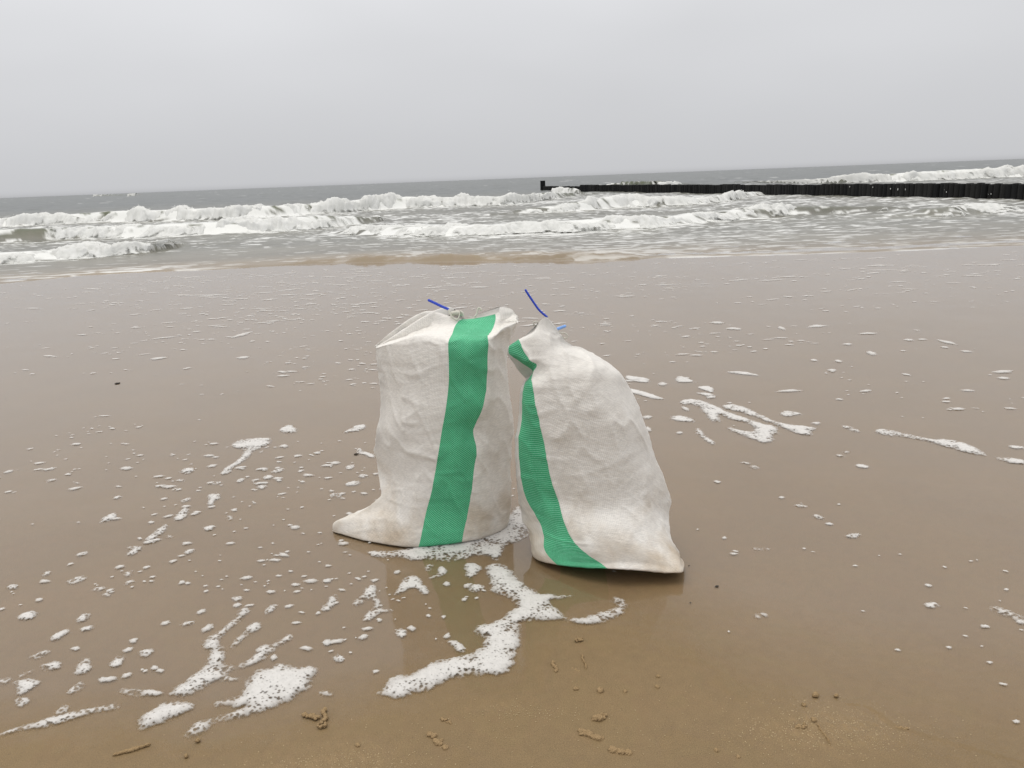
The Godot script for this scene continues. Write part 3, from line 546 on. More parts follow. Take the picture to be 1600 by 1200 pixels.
func make_film() -> void:
	# a millimetre-thin sheet of water that runs out over the sand and ends where the sand rises through it
	var w := 900
	var zs := []
	var z := -1.25
	var step := 0.007
	while z > -14.5:
		zs.append(z)
		if z < -2.1:
			step = minf(step * 1.04, 0.2)
		z -= step
	var rip := noise(31, 2.2, 2)
	var rip2 := noise(32, 9.0, 2)
	var edge := noise(33, 7.0, 4)
	var grain := noise(34, 90.0, 2)
	var bed := noise(2, 0.9, 3)
	var p := PackedVector3Array()
	var nrm := PackedVector3Array()
	var share := PackedFloat32Array()
	for zz in zs:
		var half := 5.5 + 1.5 * absf(zz)
		for i in w:
			var k := 2.0 * i / (w - 1) - 1.0
			var x: float = half * (0.3 * k + 0.7 * k * k * k)
			var y := sand_y(x, zz) + 0.0035
			var full := 1.0
			if zz > -3.2:
				var soft: float = lerpf(0.20, 0.55, smoothstep(0.15, 0.5, x))
				var inside: float = table(FILM_EDGE, x) - zz + 0.04 * edge.get_noise_2d(x, zz)
				full = (inside + 0.4 * soft) / (1.2 * soft) + 0.06 * grain.get_noise_2d(x, zz)
				y = shore_y(x, zz) + 0.0008 * bed.get_noise_2d(x, zz) + lerpf(0.0012, 0.0035, clampf(full, 0.0, 1.0))
			share.append(full)
			var r0 := 0.0012 * rip.get_noise_2d(x * 0.7, zz) + 0.00022 * rip2.get_noise_2d(x * 0.6, zz)
			var r1 := 0.0012 * rip.get_noise_2d((x + 0.01) * 0.7, zz) + 0.00022 * rip2.get_noise_2d((x + 0.01) * 0.6, zz)
			var r2 := 0.0012 * rip.get_noise_2d(x * 0.7, zz + 0.01) + 0.00022 * rip2.get_noise_2d(x * 0.6, zz + 0.01)
			nrm.append(Vector3((r0 - r1) / 0.01, 1.0, (r0 - r2) / 0.01).normalized())
			p.append(Vector3(x, y + r0, zz))
	# where the film thins out among the grains it mirrors less and less of the sky
	var bands := []
	for k in 14:
		bands.append(PackedInt32Array())
	for j in zs.size() - 1:
		for i in w - 1:
			var a := j * w + i
			var s: float = 0.25 * (share[a] + share[a + 1] + share[a + w] + share[a + w + 1])
			if s < 0.0:
				continue
			bands[clampi(int(s * 14.0), 0, 13)].append_array([a, a + w, a + 1, a + 1, a + w, a + w + 1])
	var m := ArrayMesh.new()
	for k in 14:
		var arr := []
		arr.resize(Mesh.ARRAY_MAX)
		arr[Mesh.ARRAY_VERTEX] = p
		arr[Mesh.ARRAY_NORMAL] = nrm
		arr[Mesh.ARRAY_INDEX] = bands[k]
		m.add_surface_from_arrays(Mesh.PRIMITIVE_TRIANGLES, arr)
		var thin: StandardMaterial3D = M.film.duplicate()
		thin.metallic = FILM_MIRROR * (k + 0.4) / 13.4
		thin.metallic_specular = FILM_SHINE * sqrt((k + 0.4) / 13.4)
		m.surface_set_material(k, thin)
	var o := obj("water_film", m, null)
	o.set_meta("kind", "structure")


# tables of every breaker: for each step in x the foot, the height and the foam
var breakers := []

func prepare_breakers() -> void:
	for wv in WAVES:
		var pts: Array = wv[2].duplicate()
		pts.sort_custom(func(a, b): return a.x < b.x)
		var x0: float = pts[0].x
		var x1: float = pts[-1].x
		var far: float = -pts[0].y
		var st := 0.1 if far < 100.0 else 1.0
		var rows := []
		var zmin := 1e9
		var zmax := -1e9
		var n := int((x1 - x0) / st) + 2
		for k in n:
			var x := x0 + k * st
			var j := 0
			while j < pts.size() - 2 and x > pts[j + 1].x:
				j += 1
			var t := clampf((x - pts[j].x) / maxf(pts[j + 1].x - pts[j].x, 0.01), 0.0, 1.0)
			var v: Vector4 = pts[j].lerp(pts[j + 1], t)
			rows.append(v)
		# soften the measured foot line
		for turn in 3:
			var s := rows.duplicate()
			for k in range(1, rows.size() - 1):
				var sum := Vector4.ZERO
				var cnt := 0
				for q in range(maxi(0, k - 5), mini(rows.size(), k + 6)):
					sum += s[q]
					cnt += 1
				rows[k] = sum / cnt
		for v in rows:
			zmin = minf(zmin, v.y)
			zmax = maxf(zmax, v.y)
		breakers.append({"label": wv[0], "x0": x0, "x1": x1, "step": st, "rows": rows, "zmin": zmin, "zmax": zmax, "far": far})


func breaker_at(b: Dictionary, x: float) -> Vector4:
	var k: float = clampf((x - b.x0) / b.step, 0.0, b.rows.size() - 1.001)
	var i := int(k)
	return b.rows[i].lerp(b.rows[i + 1], k - i)


# height of a breaker's water at t metres behind its foot
func breaker_profile(h: float, t: float) -> float:
	var front := 0.35 + 0.55 * h
	if t < front:
		return h * smoothstep(-0.1, front, t)
	var back := 1.2 + 3.0 * h
	return h * exp(-pow((t - front) / back, 2.0) * 1.6)


var chop1: FastNoiseLite
var chop2: FastNoiseLite
var chop3: FastNoiseLite

func sea_height(x: float, z: float, t: float) -> float:
	var y := lerpf(-0.03, SEA_LEVEL, smoothstep(0.0, 6.0, t))
	var grow := smoothstep(0.5, 12.0, t)
	var big := clampf((-z - 30.0) / 120.0, 0.0, 1.0)
	y += grow * (0.05 + 0.16 * big) * chop1.get_noise_2d(x * 0.45, z)
	y += grow * (0.035 + 0.05 * big) * chop2.get_noise_2d(x * 0.6, z)
	y += (0.004 + 0.012 * grow) * chop3.get_noise_2d(x * 0.7, z)
	for b in breakers:
		if z < b.zmin - 8.0 or z > b.zmax + 0.5 or x < b.x0 - 3.0 or x > b.x1 + 3.0:
			continue
		var v: Vector4 = breaker_at(b, x)
		var fade := 1.0
		if x < b.x0: fade = smoothstep(-3.0, 0.0, x - b.x0)
		if x > b.x1: fade = smoothstep(3.0, 0.0, x - b.x1)
		y += fade * breaker_profile(v.z, v.y - z)
	return y


func make_sea() -> void:
	chop1 = noise(51, 0.22, 3)
	chop2 = noise(52, 0.9, 3)
	chop3 = noise(53, 3.5, 2)
	var lace := noise(54, 0.9, 4)
	var lace2 := noise(55, 3.2, 3)
	var patch := noise(56, 0.12, 2)
	var tint := noise(57, 0.35, 3)
	var w := 1000
	var ts := []
	var t := 0.0
	var step := 0.03
	while t < 5600.0:
		ts.append(t)
		if t > 0.6 and t < 1.2: step = 0.06
		if t > 1.2 and t < 45.0: step = 0.085 + 0.0022 * t
		if t > 45.0: step *= 1.035
		t += step
	var p := PackedVector3Array()
	var c := PackedColorArray()
	for tt in ts:
		var half: float = 7.0 + 1.4 * (tt + 11.5)
		for i in w:
			var k := 2.0 * i / (w - 1) - 1.0
			var x: float = half * (0.5 * k + 0.5 * k * k * k)
			var z: float = -11.5 - tt + (table(SHORE, x) + 11.5) * exp(-tt / 14.0)
			var y := sea_height(x, z, tt)
			if tt < 3.0:
				var bore: float = 0.055 * smoothstep(-4.2, -2.0, x) * smoothstep(2.6, 1.2, x) + 0.018
				bore *= 1.0 + 0.9 * lace.get_noise_2d(x * 1.4, z * 0.6)
				y += bore * exp(-pow((tt - 0.38) / 0.22, 2.0)) + 0.5 * bore * exp(-pow((tt - 1.3) / 0.3, 2.0))
				y = lerpf(sand_y(x, z) - 0.004, y, smoothstep(0.0, 0.22, tt))
			# murky water: stirred sand at the edge, grey-green beyond, olive in the standing faces
			var deep := smoothstep(0.6, 7.0, tt)
			var far := smoothstep(15.0, 80.0, tt)
			var col := Color(0.235, 0.185, 0.125).lerp(Color(0.175, 0.155, 0.120), smoothstep(0.2, 3.0, tt)).lerp(Color(0.155, 0.150, 0.125), deep).lerp(Color(0.070, 0.077, 0.071), far)
			var rise := clampf((y - SEA_LEVEL - 0.08) / 0.4, 0.0, 1.0)
			if tt > 4.0:
				col = col.lerp(Color(0.085, 0.095, 0.05), rise)
			col *= 1.0 + 0.25 * tint.get_noise_2d(x * 0.5, z)
			# foam lace
			var f := 0.0
			if tt < 48.0:
				var open := patch.get_noise_2d(x * 0.5, z)
				var n1 := 1.0 - absf(lace.get_noise_2d(x * 0.5, z * 1.5)) * 4.5
				var n2 := lace2.get_noise_2d(x * 0.35, z)
				f = smoothstep(0.5, 0.95, n1 + 0.55 * n2 + 0.9 * open - 0.30 + 0.22 * smoothstep(4.0, 9.0, tt))
				f = maxf(f, 0.8 * smoothstep(0.26, 0.42, n2 + 0.35 * open + 0.05))
				f *= smoothstep(0.0, 0.5, tt) * (0.55 + 0.45 * deep) * (1.0 - 0.7 * smoothstep(25.0, 48.0, tt))
				if tt < 0.5 and x > 1.0:
					f = maxf(f, smoothstep(-0.1, 0.25, n2 + 0.1) * smoothstep(0.02, 0.1, tt) * smoothstep(0.36, 0.18, tt) * clampf(0.35 + 0.12 * x, 0.0, 0.7))
				if x < -4.0:
					f = maxf(f, 0.8 * smoothstep(0.05, 0.3, n2 + 0.10 + 0.3 * open) * smoothstep(0.0, 0.2, tt) * smoothstep(2.2, 0.6, tt) * smoothstep(-4.0, -5.5, x))
				for b in breakers:
					if z > b.zmax + 1.5 or z < b.zmin - 5.0 or x < b.x0 or x > b.x1:
						continue
					var v: Vector4 = breaker_at(b, x)
					var beh := v.y - z
					if beh > -1.2 and beh < 4.0:
						var near: float = v.w * smoothstep(-1.2, 0.1, beh) * smoothstep(4.0, 0.6, beh)
						f = maxf(f, smoothstep(0.35, 0.7, near + 0.55 * n2 + 0.3 * (n1 - 0.6)))
			elif tt < 1500.0:
				f = 0.5 * smoothstep(0.50, 0.62, lace.get_noise_2d(x * 0.12, z * 0.2))
			c.append(col.lerp(Color(0.74, 0.74, 0.71), f * 0.92))
			p.append(Vector3(x, y, z))
	var o := obj("sea", surface(p, grid(w, ts.size()), PackedVector2Array(), c), M.sea)
	o.set_meta("kind", "structure")


# the white, tumbling water of each breaker and the spray above it
func make_breakers() -> void:
	var rag := noise(61, 1.1, 4)
	var drop := SphereMesh.new()
	drop.radius = 0.5
	drop.height = 1.0
	drop.radial_segments = 6
	drop.rings = 3
	drop.material = M.surf
	var bi := 0
	for b in breakers:
		bi += 1
		var dist: float = maxf(18.0, -0.5 * (b.zmin + b.zmax))
		var scale_: float = clampf(dist / 22.0, 0.8, 9.0)
		var puff := cells(70 + bi, 2.6 / sqrt(scale_))
		var puff2 := cells(90 + bi, 7.0 / sqrt(scale_))
		var lumps := noise(110 + bi, 0.8 / sqrt(scale_), 5)
		var fizz := noise(130 + bi, 7.0 / sqrt(scale_), 3)
		var swell := noise(150 + bi, 0.45, 3)
		var dx := 0.028 * scale_
		var dt := 0.035 * sqrt(scale_)
		var n := mini(int((b.x1 - b.x0) / dx) + 1, 1400)
		dx = (b.x1 - b.x0) / (n - 1)
		var tmax := 1.5 + 0.35 * scale_
		var m := int((tmax + 0.45) / dt) + 1
		var p := PackedVector3Array()
		var c := PackedColorArray()
		var keep := PackedFloat32Array()
		var crest := []
		for j in m:
			var t := -0.45 + j * dt
			for i in n:
				var x: float = b.x0 + i * dx
				var v: Vector4 = breaker_at(b, x)
				var h := v.z * (0.92 + 0.55 * swell.get_noise_1d(x / sqrt(scale_)))
				var z := v.y - t + 0.5 * swell.get_noise_1d(x / sqrt(scale_) + 300.0)
				var front := 0.35 + 0.55 * h
				var r := rag.get_noise_2d(x * 1.3, z)
				var lu := lumps.get_noise_2d(x * 0.8, z * 1.2 + 9.0)
				# cover: how far inside the white water this point lies
				if b.far > 100.0:
					r *= 0.2
					lu *= 0.4
				var lo := -0.12 + 0.45 * r + 0.25 * lu
				var hi := front + 0.55 + 0.4 * h + 1.3 * rag.get_noise_2d(x * 0.8 + 40.0, 3.0)
				var cover := minf((t - lo) / 0.25, (hi - t) / 0.45)
				cover = minf(cover, (v.w - 0.52 + 0.55 * r + 0.5 * lu) / 0.3)
				var y := lerpf(-0.03, SEA_LEVEL, 1.0) + breaker_profile(h, t + 0.06)
				var pf := 1.0 - pow(clampf(puff.get_noise_2d(x, z * 1.3 + y * 1.5) + 1.0, 0.0, 1.4), 2.0)
				var pf2 := 1.0 - pow(clampf(puff2.get_noise_2d(x, z * 1.3 + y * 1.5) + 1.0, 0.0, 1.4), 2.0)
				var fz := fizz.get_noise_2d(x * 0.75, z * 1.3 + y * 1.5)
				var up := (0.005 + 0.05 * h) * pf + (0.01 + 0.045 * h) * pf2 + (0.05 + 0.32 * h) * lu + (0.02 + 0.09 * h) * fz - 0.05 * h
				y += up * clampf(cover, 0.0, 1.0) + 0.012 - 0.5 * clampf(-cover - 0.3, 0.0, 1.0)
				# the roll leans forward of its foot
				var lean := clampf(cover, 0.0, 1.0) * (0.05 * pf + 0.03 * pf2) * (0.4 + h)
				p.append(Vector3(x, y, z + lean))
				keep.append(cover)
				var g := clampf(0.97 + 0.20 * lu + 0.22 * fz, 0.74, 1.04)
				c.append(Color(g, g, g * 0.99, smoothstep(-0.45, 0.35, cover + 0.7 * fz + 0.3 * lu)))
				if absf(t - front) < dt and cover > 0.8:
					crest.append(Vector4(x, y, z, h))
		var ix := PackedInt32Array()
		for j in m - 1:
			for i in n - 1:
				var a := j * n + i
				if maxf(maxf(keep[a], keep[a + 1]), maxf(keep[a + n], keep[a + n + 1])) < -0.6:
					continue
				ix.append_array([a, a + n, a + 1, a + 1, a + n, a + n + 1])
		if ix.is_empty():
			continue
		var home := base("breaking_wave")
		tag(home, b.label, "breaking wave")
		obj("white_water", surface(p, ix, PackedVector2Array(), c), M.surf, home)
		var mm := MultiMesh.new()
		mm.transform_format = MultiMesh.TRANSFORM_3D
		mm.mesh = drop
		var count := mini(int(crest.size() / 4.0), 600) if b.far < 50.0 else 0
		if count == 0:
			continue
		mm.instance_count = count
		for k in count:
			var q: Vector4 = crest[rng.randi() % crest.size()]
			var s := (0.008 + 0.028 * pow(rng.randf(), 3.0)) * sqrt(scale_)
			var lift := pow(rng.randf(), 2.5) * (0.03 + 0.22 * q.w) * (0.4 + 0.9 * clampf(rag.get_noise_2d(q.x * 2.0, 77.0) + 0.4, 0.0, 1.0))
			var at := Vector3(q.x + rng.randf_range(-0.1, 0.1), q.y + lift - 0.02, q.z + rng.randf_range(-0.15, 0.2))
			mm.set_instance_transform(k, Transform3D(Basis.from_scale(Vector3(1.3, 1.0, 1.0) * s), at))
		var sp := MultiMeshInstance3D.new()
		sp.name = "spray"
		sp.multimesh = mm
		sp.set_meta("kind", "stuff")
		home.add_child(sp, true)


func make_groyne() -> void:
	var g := base("groyne")
	tag(g, "long black groyne of close-set timber piles running out to sea", "groyne")
	var shapes := []
	for k in 6:
		var p := PackedVector3Array()
		var sides := 9
		var prof := [[1.0, 0.0], [1.0, 0.97], [0.97, 0.993], [0.90, 1.0], [0.0, 1.002 + 0.003 * (k % 3)]]
		for q in prof:
			for j in sides:
				var a := TAU * j / sides + k * 0.4
				var rr: float = 0.142 * q[0] * (1.0 + 0.07 * sin(a * 2.0 + k) + 0.05 * cos(a * 3.0 + k * 2.0))
				p.append(Vector3(cos(a) * rr, q[1] * 1.7, sin(a) * rr))
		var ix := PackedInt32Array()
		for r in prof.size() - 1:
			for j in sides:
				var a := r * sides + j
				var b2 := r * sides + (j + 1) % sides
				ix.append_array([a, a + sides, b2, b2, a + sides, b2 + sides])
		shapes.append(surface(p, ix))
	var from := Vector2(19.45, -14.0)
	var to := Vector2(3.74, -79.0)
	var dir := (to - from).normalized()
	var total := from.distance_to(to)
	var s := 0.0
	var step := 0.0
	while s < total - 0.3:
		var at := from + dir * s
		var low := at.y < -68.0
		if int(s / 0.25) % 9 == 0:
			step = rng.randf_range(-0.025, 0.025)
		var top := 0.43 + step + rng.randf_range(-0.022, 0.018)
		if low:
			top = 0.33 + rng.randf_range(-0.03, 0.03)
		var o := obj("pile", shapes[rng.randi() % 6], M["pile%d" % (rng.randi() % 3)], g)
		o.position = Vector3(at.x + rng.randf_range(-0.025, 0.025), top - 1.7, at.y)
		o.rotation = Vector3(rng.randf_range(-0.01, 0.01), rng.randf() * TAU, rng.randf_range(-0.015, 0.015))
		s += 0.243
	var post := CylinderMesh.new()
	post.top_radius = 0.25
	post.bottom_radius = 0.27
	post.height = 2.4
	post.radial_segments = 10
	var po := obj("end_post", post, M.pile0, g)
	po.position = Vector3(to.x, 0.86 - 1.2, to.y)
	# pale bird droppings on a few piles, facing the beach
	var blot := SphereMesh.new()
	blot.radius = 0.5
	blot.height = 1.0
	blot.radial_segments = 8
	blot.rings = 4
	for k in 9:
		var z := [-32.6, -31.6, -31.2, -30.8, -28.9, -28.8, -27.0, -26.9, -34.0][k] as float
		var tt := (z - from.y) / dir.y
		var at := from + dir * tt
		var d := obj("dropping", blot, M.surf, g)
		d.position = Vector3(at.x - 0.125, 0.43 - [0.12, 0.18, 0.2, 0.2, 0.2, 0.28, 0.34, 0.33, 0.1][k], z + 0.05)
		d.scale = Vector3(0.02, [0.05, 0.06, 0.09, 0.08, 0.05, 0.04, 0.03, 0.04, 0.06][k], 0.05)


# ------------------------------------------------------------------ sacks
func make_sack(rows: Array, s0: int, s1: int, seed_: int, label: String, strain: float) -> Node3D:
	var R := rows.size()
	var C: int = rows[0].size()
	var nu := 18
	var nv := 11
	var U := C * nu
	var V := (R - 1) * nv + 1
	# mean spacing, for even cloth coordinates
	var us := [0.0]
	for k in C:
		var sum := 0.0
		for r in R:
			sum += rows[r][k].distance_to(rows[r][(k + 1) % C])
		us.append(us[-1] + sum / R * 1.15)
	var vs := [0.0]
	for r in R - 1:
		var sum := 0.0
		for k in C:
			sum += rows[r][k].distance_to(rows[r + 1][k])
		vs.append(vs[-1] + sum / C)
	var p := PackedVector3Array()
	var uv := PackedVector2Array()
	for jv in V:
		var r := mini(int(float(jv) / nv), R - 2)
		var tv := float(jv - r * nv) / nv
		for iu in U + 1:
			var k := int(float(iu) / nu) % C
			var tu := float(iu % nu) / nu
			var q := []
			for d in [-1, 0, 1, 2]:
				var row: Array = rows[clampi(r + d, 0, R - 1)]
				q.append(cat(row[(k + C - 1) % C], row[k], row[(k + 1) % C], row[(k + 2) % C], tu))
			p.append(cat(q[0], q[1], q[2], q[3], tv))
			var uu: float = us[C] if iu == U else lerpf(us[k], us[k + 1], tu)
			uv.append(Vector2(uu, -lerpf(vs[r], vs[r + 1], tv)))
	var ring := U + 1
	for i in ring:
		uv[i].y = 0.0
		for j in range(1, V):
			uv[j * ring + i].y = uv[(j - 1) * ring + i].y - p[j * ring + i].distance_to(p[(j - 1) * ring + i])
	var ix := PackedInt32Array()
	var make := func(i0: int, i1: int) -> PackedInt32Array:
		var out := PackedInt32Array()
		for j in V - 1:
			for i in range(i0, i1):
				var a := j * ring + i
				out.append_array([a, a + ring, a + 1, a + 1, a + ring, a + ring + 1])
		return out
	ix = make.call(0, U)
	var n := smooth(p, ix)
	# creases, slack and dents of the loaded cloth
	var dent := noise(seed_, 3.0, 2)
	var wrinkle := noise(seed_ + 1, 1.0, 3)
	var crush := noise(seed_ + 2, 22.0, 3)
	var fold := noise(seed_ + 3, 1.0, 2)
	var crease := noise(seed_ + 4, 1.0, 2)
	for j in V:
		for i in U + 1:
			var a := j * ring + i
			var at: Vector3 = p[j * ring + (i % U)]
			var side := at.x * 0.8 - at.z * 0.6
			var ww := 1.0 - absf(wrinkle.get_noise_3d(side * 4.5 + at.y * strain * 6.0, at.y * 17.0 - side * strain * 9.0, at.z * 3.0)) * 2.6
			var ff := 1.0 - absf(fold.get_noise_3d(at.x * 7.0, at.y * 4.0 + at.x * 5.0, at.z * 5.0)) * 3.0
			var amount := 0.008 * dent.get_noise_3dv(at) + 0.0010 * ww + 0.0005 * crush.get_noise_3d(at.x, at.y * 1.6, at.z) + 0.0045 * pow(maxf(ff, 0.0), 2.0)
			var sharp := 1.0 - absf(crease.get_noise_3d(side * 3.0 + at.y * 2.2, at.y * 6.0 - side * 3.5, at.z * 2.0)) * 9.0
			amount += 0.0030 * maxf(sharp, 0.0) * clampf(0.5 + 2.0 * dent.get_noise_3d(at.z * 2.0, at.x * 2.0, at.y * 2.0), 0.0, 1.0)
			var edge := smoothstep(0.0, 4.5, float(j) / nv) * smoothstep(float(R - 1), float(R) - 3.2, float(j) / nv)
			p[a] += n[j * ring + (i % U)] * (amount - 0.003) * (0.15 + 0.85 * edge)
			p[a].y = maxf(p[a].y, 0.002)
	for j in V:
		p[j * ring + U] = p[j * ring]
	n = smooth(p, ix)
	for j in V:
		var s := (n[j * ring] + n[j * ring + U]).normalized()
		n[j * ring] = s
		n[j * ring + U] = s
	# cloth colour: off-white, with sand stains low down and a few grey smears
	var stain := noise(seed_ + 5, 6.0, 4)
	var streak := noise(seed_ + 6, 3.0, 3)
	var col := PackedColorArray()
	for a in p.size():
		var at := p[a]
		var s := clampf(0.5 * smoothstep(0.22, 0.0, at.y) + 0.9 * stain.get_noise_3dv(at) - 0.08, 0.0, 1.0) * (0.10 + 0.90 * smoothstep(0.45, 0.02, at.y))
		s += 0.06 * maxf(0.0, streak.get_noise_3d(at.x * 1.0, at.y * 7.0, at.z))
		var c := Color(0.90, 0.865, 0.805).lerp(Color(0.55, 0.44, 0.31), clampf(s, 0.0, 0.8))
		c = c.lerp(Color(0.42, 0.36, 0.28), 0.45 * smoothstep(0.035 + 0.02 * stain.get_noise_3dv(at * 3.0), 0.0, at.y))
		col.append(c)
	var tint := PackedColorArray()
	for a in p.size():
		var g := 0.92 + 0.18 * stain.get_noise_3dv(p[a] * 1.7)
		tint.append(Color(g, g, g))
	var home := base("woven_sack", Vector3(0.5 * (rows[0][0].x + rows[0][6].x), 0.0, rows[0][0].z))
	tag(home, label, "sack")
	for a in p.size():
		p[a] -= home.position
	var rest: PackedInt32Array = make.call(0, s0 * nu)
	rest.append_array(make.call(s1 * nu, U))
	# the bottom: the first ring drawn together under the load
	var mid := Vector3.ZERO
	for i in U:
		mid += p[i] / U
	mid.y = 0.002
	p.append(mid)
	n.append(Vector3.DOWN)
	uv.append(Vector2.ZERO)
	col.append(col[0])
	tint.append(tint[0])
	for i in U:
		rest.append_array([p.size() - 1, i, i + 1])
	# and the mouth, closed across its gathered rim
	var mouth := Vector3.ZERO
	var last := (V - 1) * ring
	for i in U:
		mouth += p[last + i] / U
	p.append(mouth + Vector3(0, -0.015, 0))
	n.append(Vector3.UP)
	uv.append(Vector2.ZERO)
	col.append(col[0])
	tint.append(tint[0])
	for i in U:
		rest.append_array([p.size() - 1, last + i + 1, last + i])
	obj("cloth", surface(p, rest, uv, col, n), M.cloth, home)
	obj("green_stripe", surface(p, make.call(s0 * nu, s1 * nu), uv, tint, n), M.stripe, home)
	return home


func make_sacks() -> void:
	var a := make_sack(LEFT_SACK, 3, 4, 200, "white woven sack with a green stripe down its middle and a pointed lower left corner", 0.1)
	var at := func(x: float, y: float, z: float) -> Vector3: return Vector3(x, y, z) - a.position
	obj("blue_tie", tube([at.call(-.204, .776, -2.66), at.call(-.228, .787, -2.66), at.call(-.252, .8, -2.66), at.call(-.275, .812, -2.66)], 0.0045, 8, 0.4), M.blue, a)
	obj("drawstring", tube([at.call(-.206, .777, -2.655), at.call(-.196, .754, -2.645), at.call(-.18, .742, -2.645), at.call(-.17, .754, -2.65), at.call(-.167, .769, -2.655), at.call(-.159, .765, -2.65), at.call(-.155, .751, -2.648)], 0.0028, 8, 1), M.cord, a)
	obj("drawstring", tube([at.call(-.119, .746, -2.655), at.call(-.111, .758, -2.66), at.call(-.105, .776, -2.665), at.call(-.098, .775, -2.665), at.call(-.094, .766, -2.66)], 0.003, 8, 1), M.cord, a)
	obj("gathered_neck", tube([at.call(-.203, .757, -2.662), at.call(-.184, .764, -2.66), at.call(-.164, .761, -2.66), at.call(-.157, .754, -2.66)], 0.008, 8, 1), M.cord, a)
	var b := make_sack(RIGHT_SACK, 1, 2, 300, "white woven sack tilted left, green stripe down its left edge, twisted neck", 0.35)
	at = func(x: float, y: float, z: float) -> Vector3: return Vector3(x, y, z) - b.position
	obj("blue_tie", tube([at.call(.118, .779, -2.412), at.call(.093, .803, -2.41), at.call(.071, .836, -2.41), at.call(.051, .869, -2.41)], 0.0035, 8, 0.6), M.blue, b)
	obj("pale_blue_tie_end", tube([at.call(.133, .733, -2.425), at.call(.152, .74, -2.425), at.call(.176, .749, -2.42)], 0.0045, 8, 0.5), M.pale_blue, b)
	obj("drawstring", tube([at.call(.09, .753, -2.42), at.call(.077, .755, -2.42), at.call(.074, .763, -2.42), at.call(.083, .765, -2.42), at.call(.091, .76, -2.42)], 0.0022, 8, 1), M.cord, b)
	obj("drawstring", tube([at.call(.151, .727, -2.425), at.call(.172, .725, -2.42), at.call(.18, .714, -2.42), at.call(.169, .71, -2.42), at.call(.159, .719, -2.425)], 0.0024, 8, 1), M.cord, b)


# ------------------------------------------------------------------ foam on the sand
func inside_of(pts: PackedVector2Array, q: Vector2) -> float:
	var best := 1e9
	var n := pts.size()
	var inside := false
	var j := n - 1
	for i in n:
		var a := pts[i]
		var b := pts[j]
		var e := b - a
		var w := q - a
		var d := (w - e * clampf(w.dot(e) / maxf(e.length_squared(), 1e-9), 0.0, 1.0)).length_squared()
		if d < best:
			best = d
		if (a.y > q.y) != (b.y > q.y) and q.x < (b.x - a.x) * (q.y - a.y) / (b.y - a.y) + a.x:
			inside = not inside
		j = i
	return sqrt(best) if inside else -sqrt(best)


var foam_wob := noise(401, 22.0, 3)
var foam_fine := noise(402, 90.0, 3)
var foam_pores := cells(403, 48.0)
var foam_pores2 := cells(404, 85.0)
var foam_thin := noise(405, 9.0, 3)


func patch(called: String, pts: PackedVector2Array, thick: float, lace := 0.0) -> MeshInstance3D:
	var lo := Vector2(1e9, 1e9)
	var hi := -lo
	for v in pts:
		lo = lo.min(v)
		hi = hi.max(v)
	var mid := (lo + hi) / 2.0
	var dist := -mid.y
	# rounded corners: one pass of corner cutting
	var cut := PackedVector2Array()
	for k in pts.size():
		var q := pts[(k + 1) % pts.size()]
		cut.append(pts[k].lerp(q, 0.22))
		cut.append(pts[k].lerp(q, 0.78))
	pts = cut
	var cell := clampf(0.00095 * dist, 0.0019, 0.012)
	lo -= Vector2.ONE * cell * 4.0
	hi += Vector2.ONE * cell * 4.0
	var w := int((hi.x - lo.x) / cell) + 2
	var h := int((hi.y - lo.y) / cell) + 2
	var p := PackedVector3Array()
	var c := PackedColorArray()
	var keep := PackedFloat32Array()
	for j in h:
		for i in w:
			var q := Vector2(lo.x + i * cell, hi.y - j * cell)
			var d := inside_of(pts, q)
			var wide := clampf(thick / 0.008, 0.5, 1.3)
			d += 0.005 * wide + foam_wob.get_noise_2d(q.x, q.y) * 0.010 * wide + foam_fine.get_noise_2d(q.x, q.y) * 0.0035
			var y := thick * (1.0 - exp(-maxf(d, 0.0) / (thick * 2.2))) * (0.8 + 0.5 * foam_thin.get_noise_2d(q.x, q.y))
			# bubbles: round domes, some of them burst down to the sand
			var b1 := foam_pores.get_noise_2d(q.x, q.y) + 1.0
			var b2 := foam_pores2.get_noise_2d(q.x, q.y) + 1.0
			y += 0.0016 * (0.5 - b2) * clampf(d / 0.006, 0.0, 1.0)
			var gone := lace + foam_thin.get_noise_2d(q.x + 7.0, q.y * 1.2) * 1.1 + clampf(0.42 - d / 0.045, -0.25, 0.42)
			var cover := 0.90 * (1.0 - exp(-maxf(d, 0.0) / (0.0085 * wide)))
			if cell < 0.004:
				var t1 := 0.12 + 0.26 * clampf(gone, -0.4, 0.9)
				var t2 := 0.10 + 0.30 * clampf(gone, -0.3, 0.9)
				cover *= lerpf(0.12, 1.0, smoothstep(t1 - 0.08, t1 + 0.10, b1))
				cover *= lerpf(0.18, 1.0, smoothstep(t2 - 0.12, t2 + 0.14, b2))
			cover *= 1.0 - 0.35 * clampf(gone, 0.0, 1.0)
			keep.append(d)
			p.append(Vector3(q.x - mid.x, y + 0.0042, q.y - mid.y))
			var g := 0.98 + 0.10 * foam_fine.get_noise_2d(q.x * 0.5, q.y * 0.5)
			c.append(Color(g, g, g, cover))
	var ix := PackedInt32Array()
	for j in h - 1:
		for i in w - 1:
			var a := j * w + i
			if maxf(maxf(keep[a], keep[a + 1]), maxf(keep[a + w], keep[a + w + 1])) < 0.0:
				continue
			ix.append_array([a, a + w, a + 1, a + 1, a + w, a + w + 1])
	var o := obj(called, surface(p, ix, PackedVector2Array(), c), M.foam)
	o.position = Vector3(mid.x, sand_y(mid.x, mid.y), mid.y)
	return o


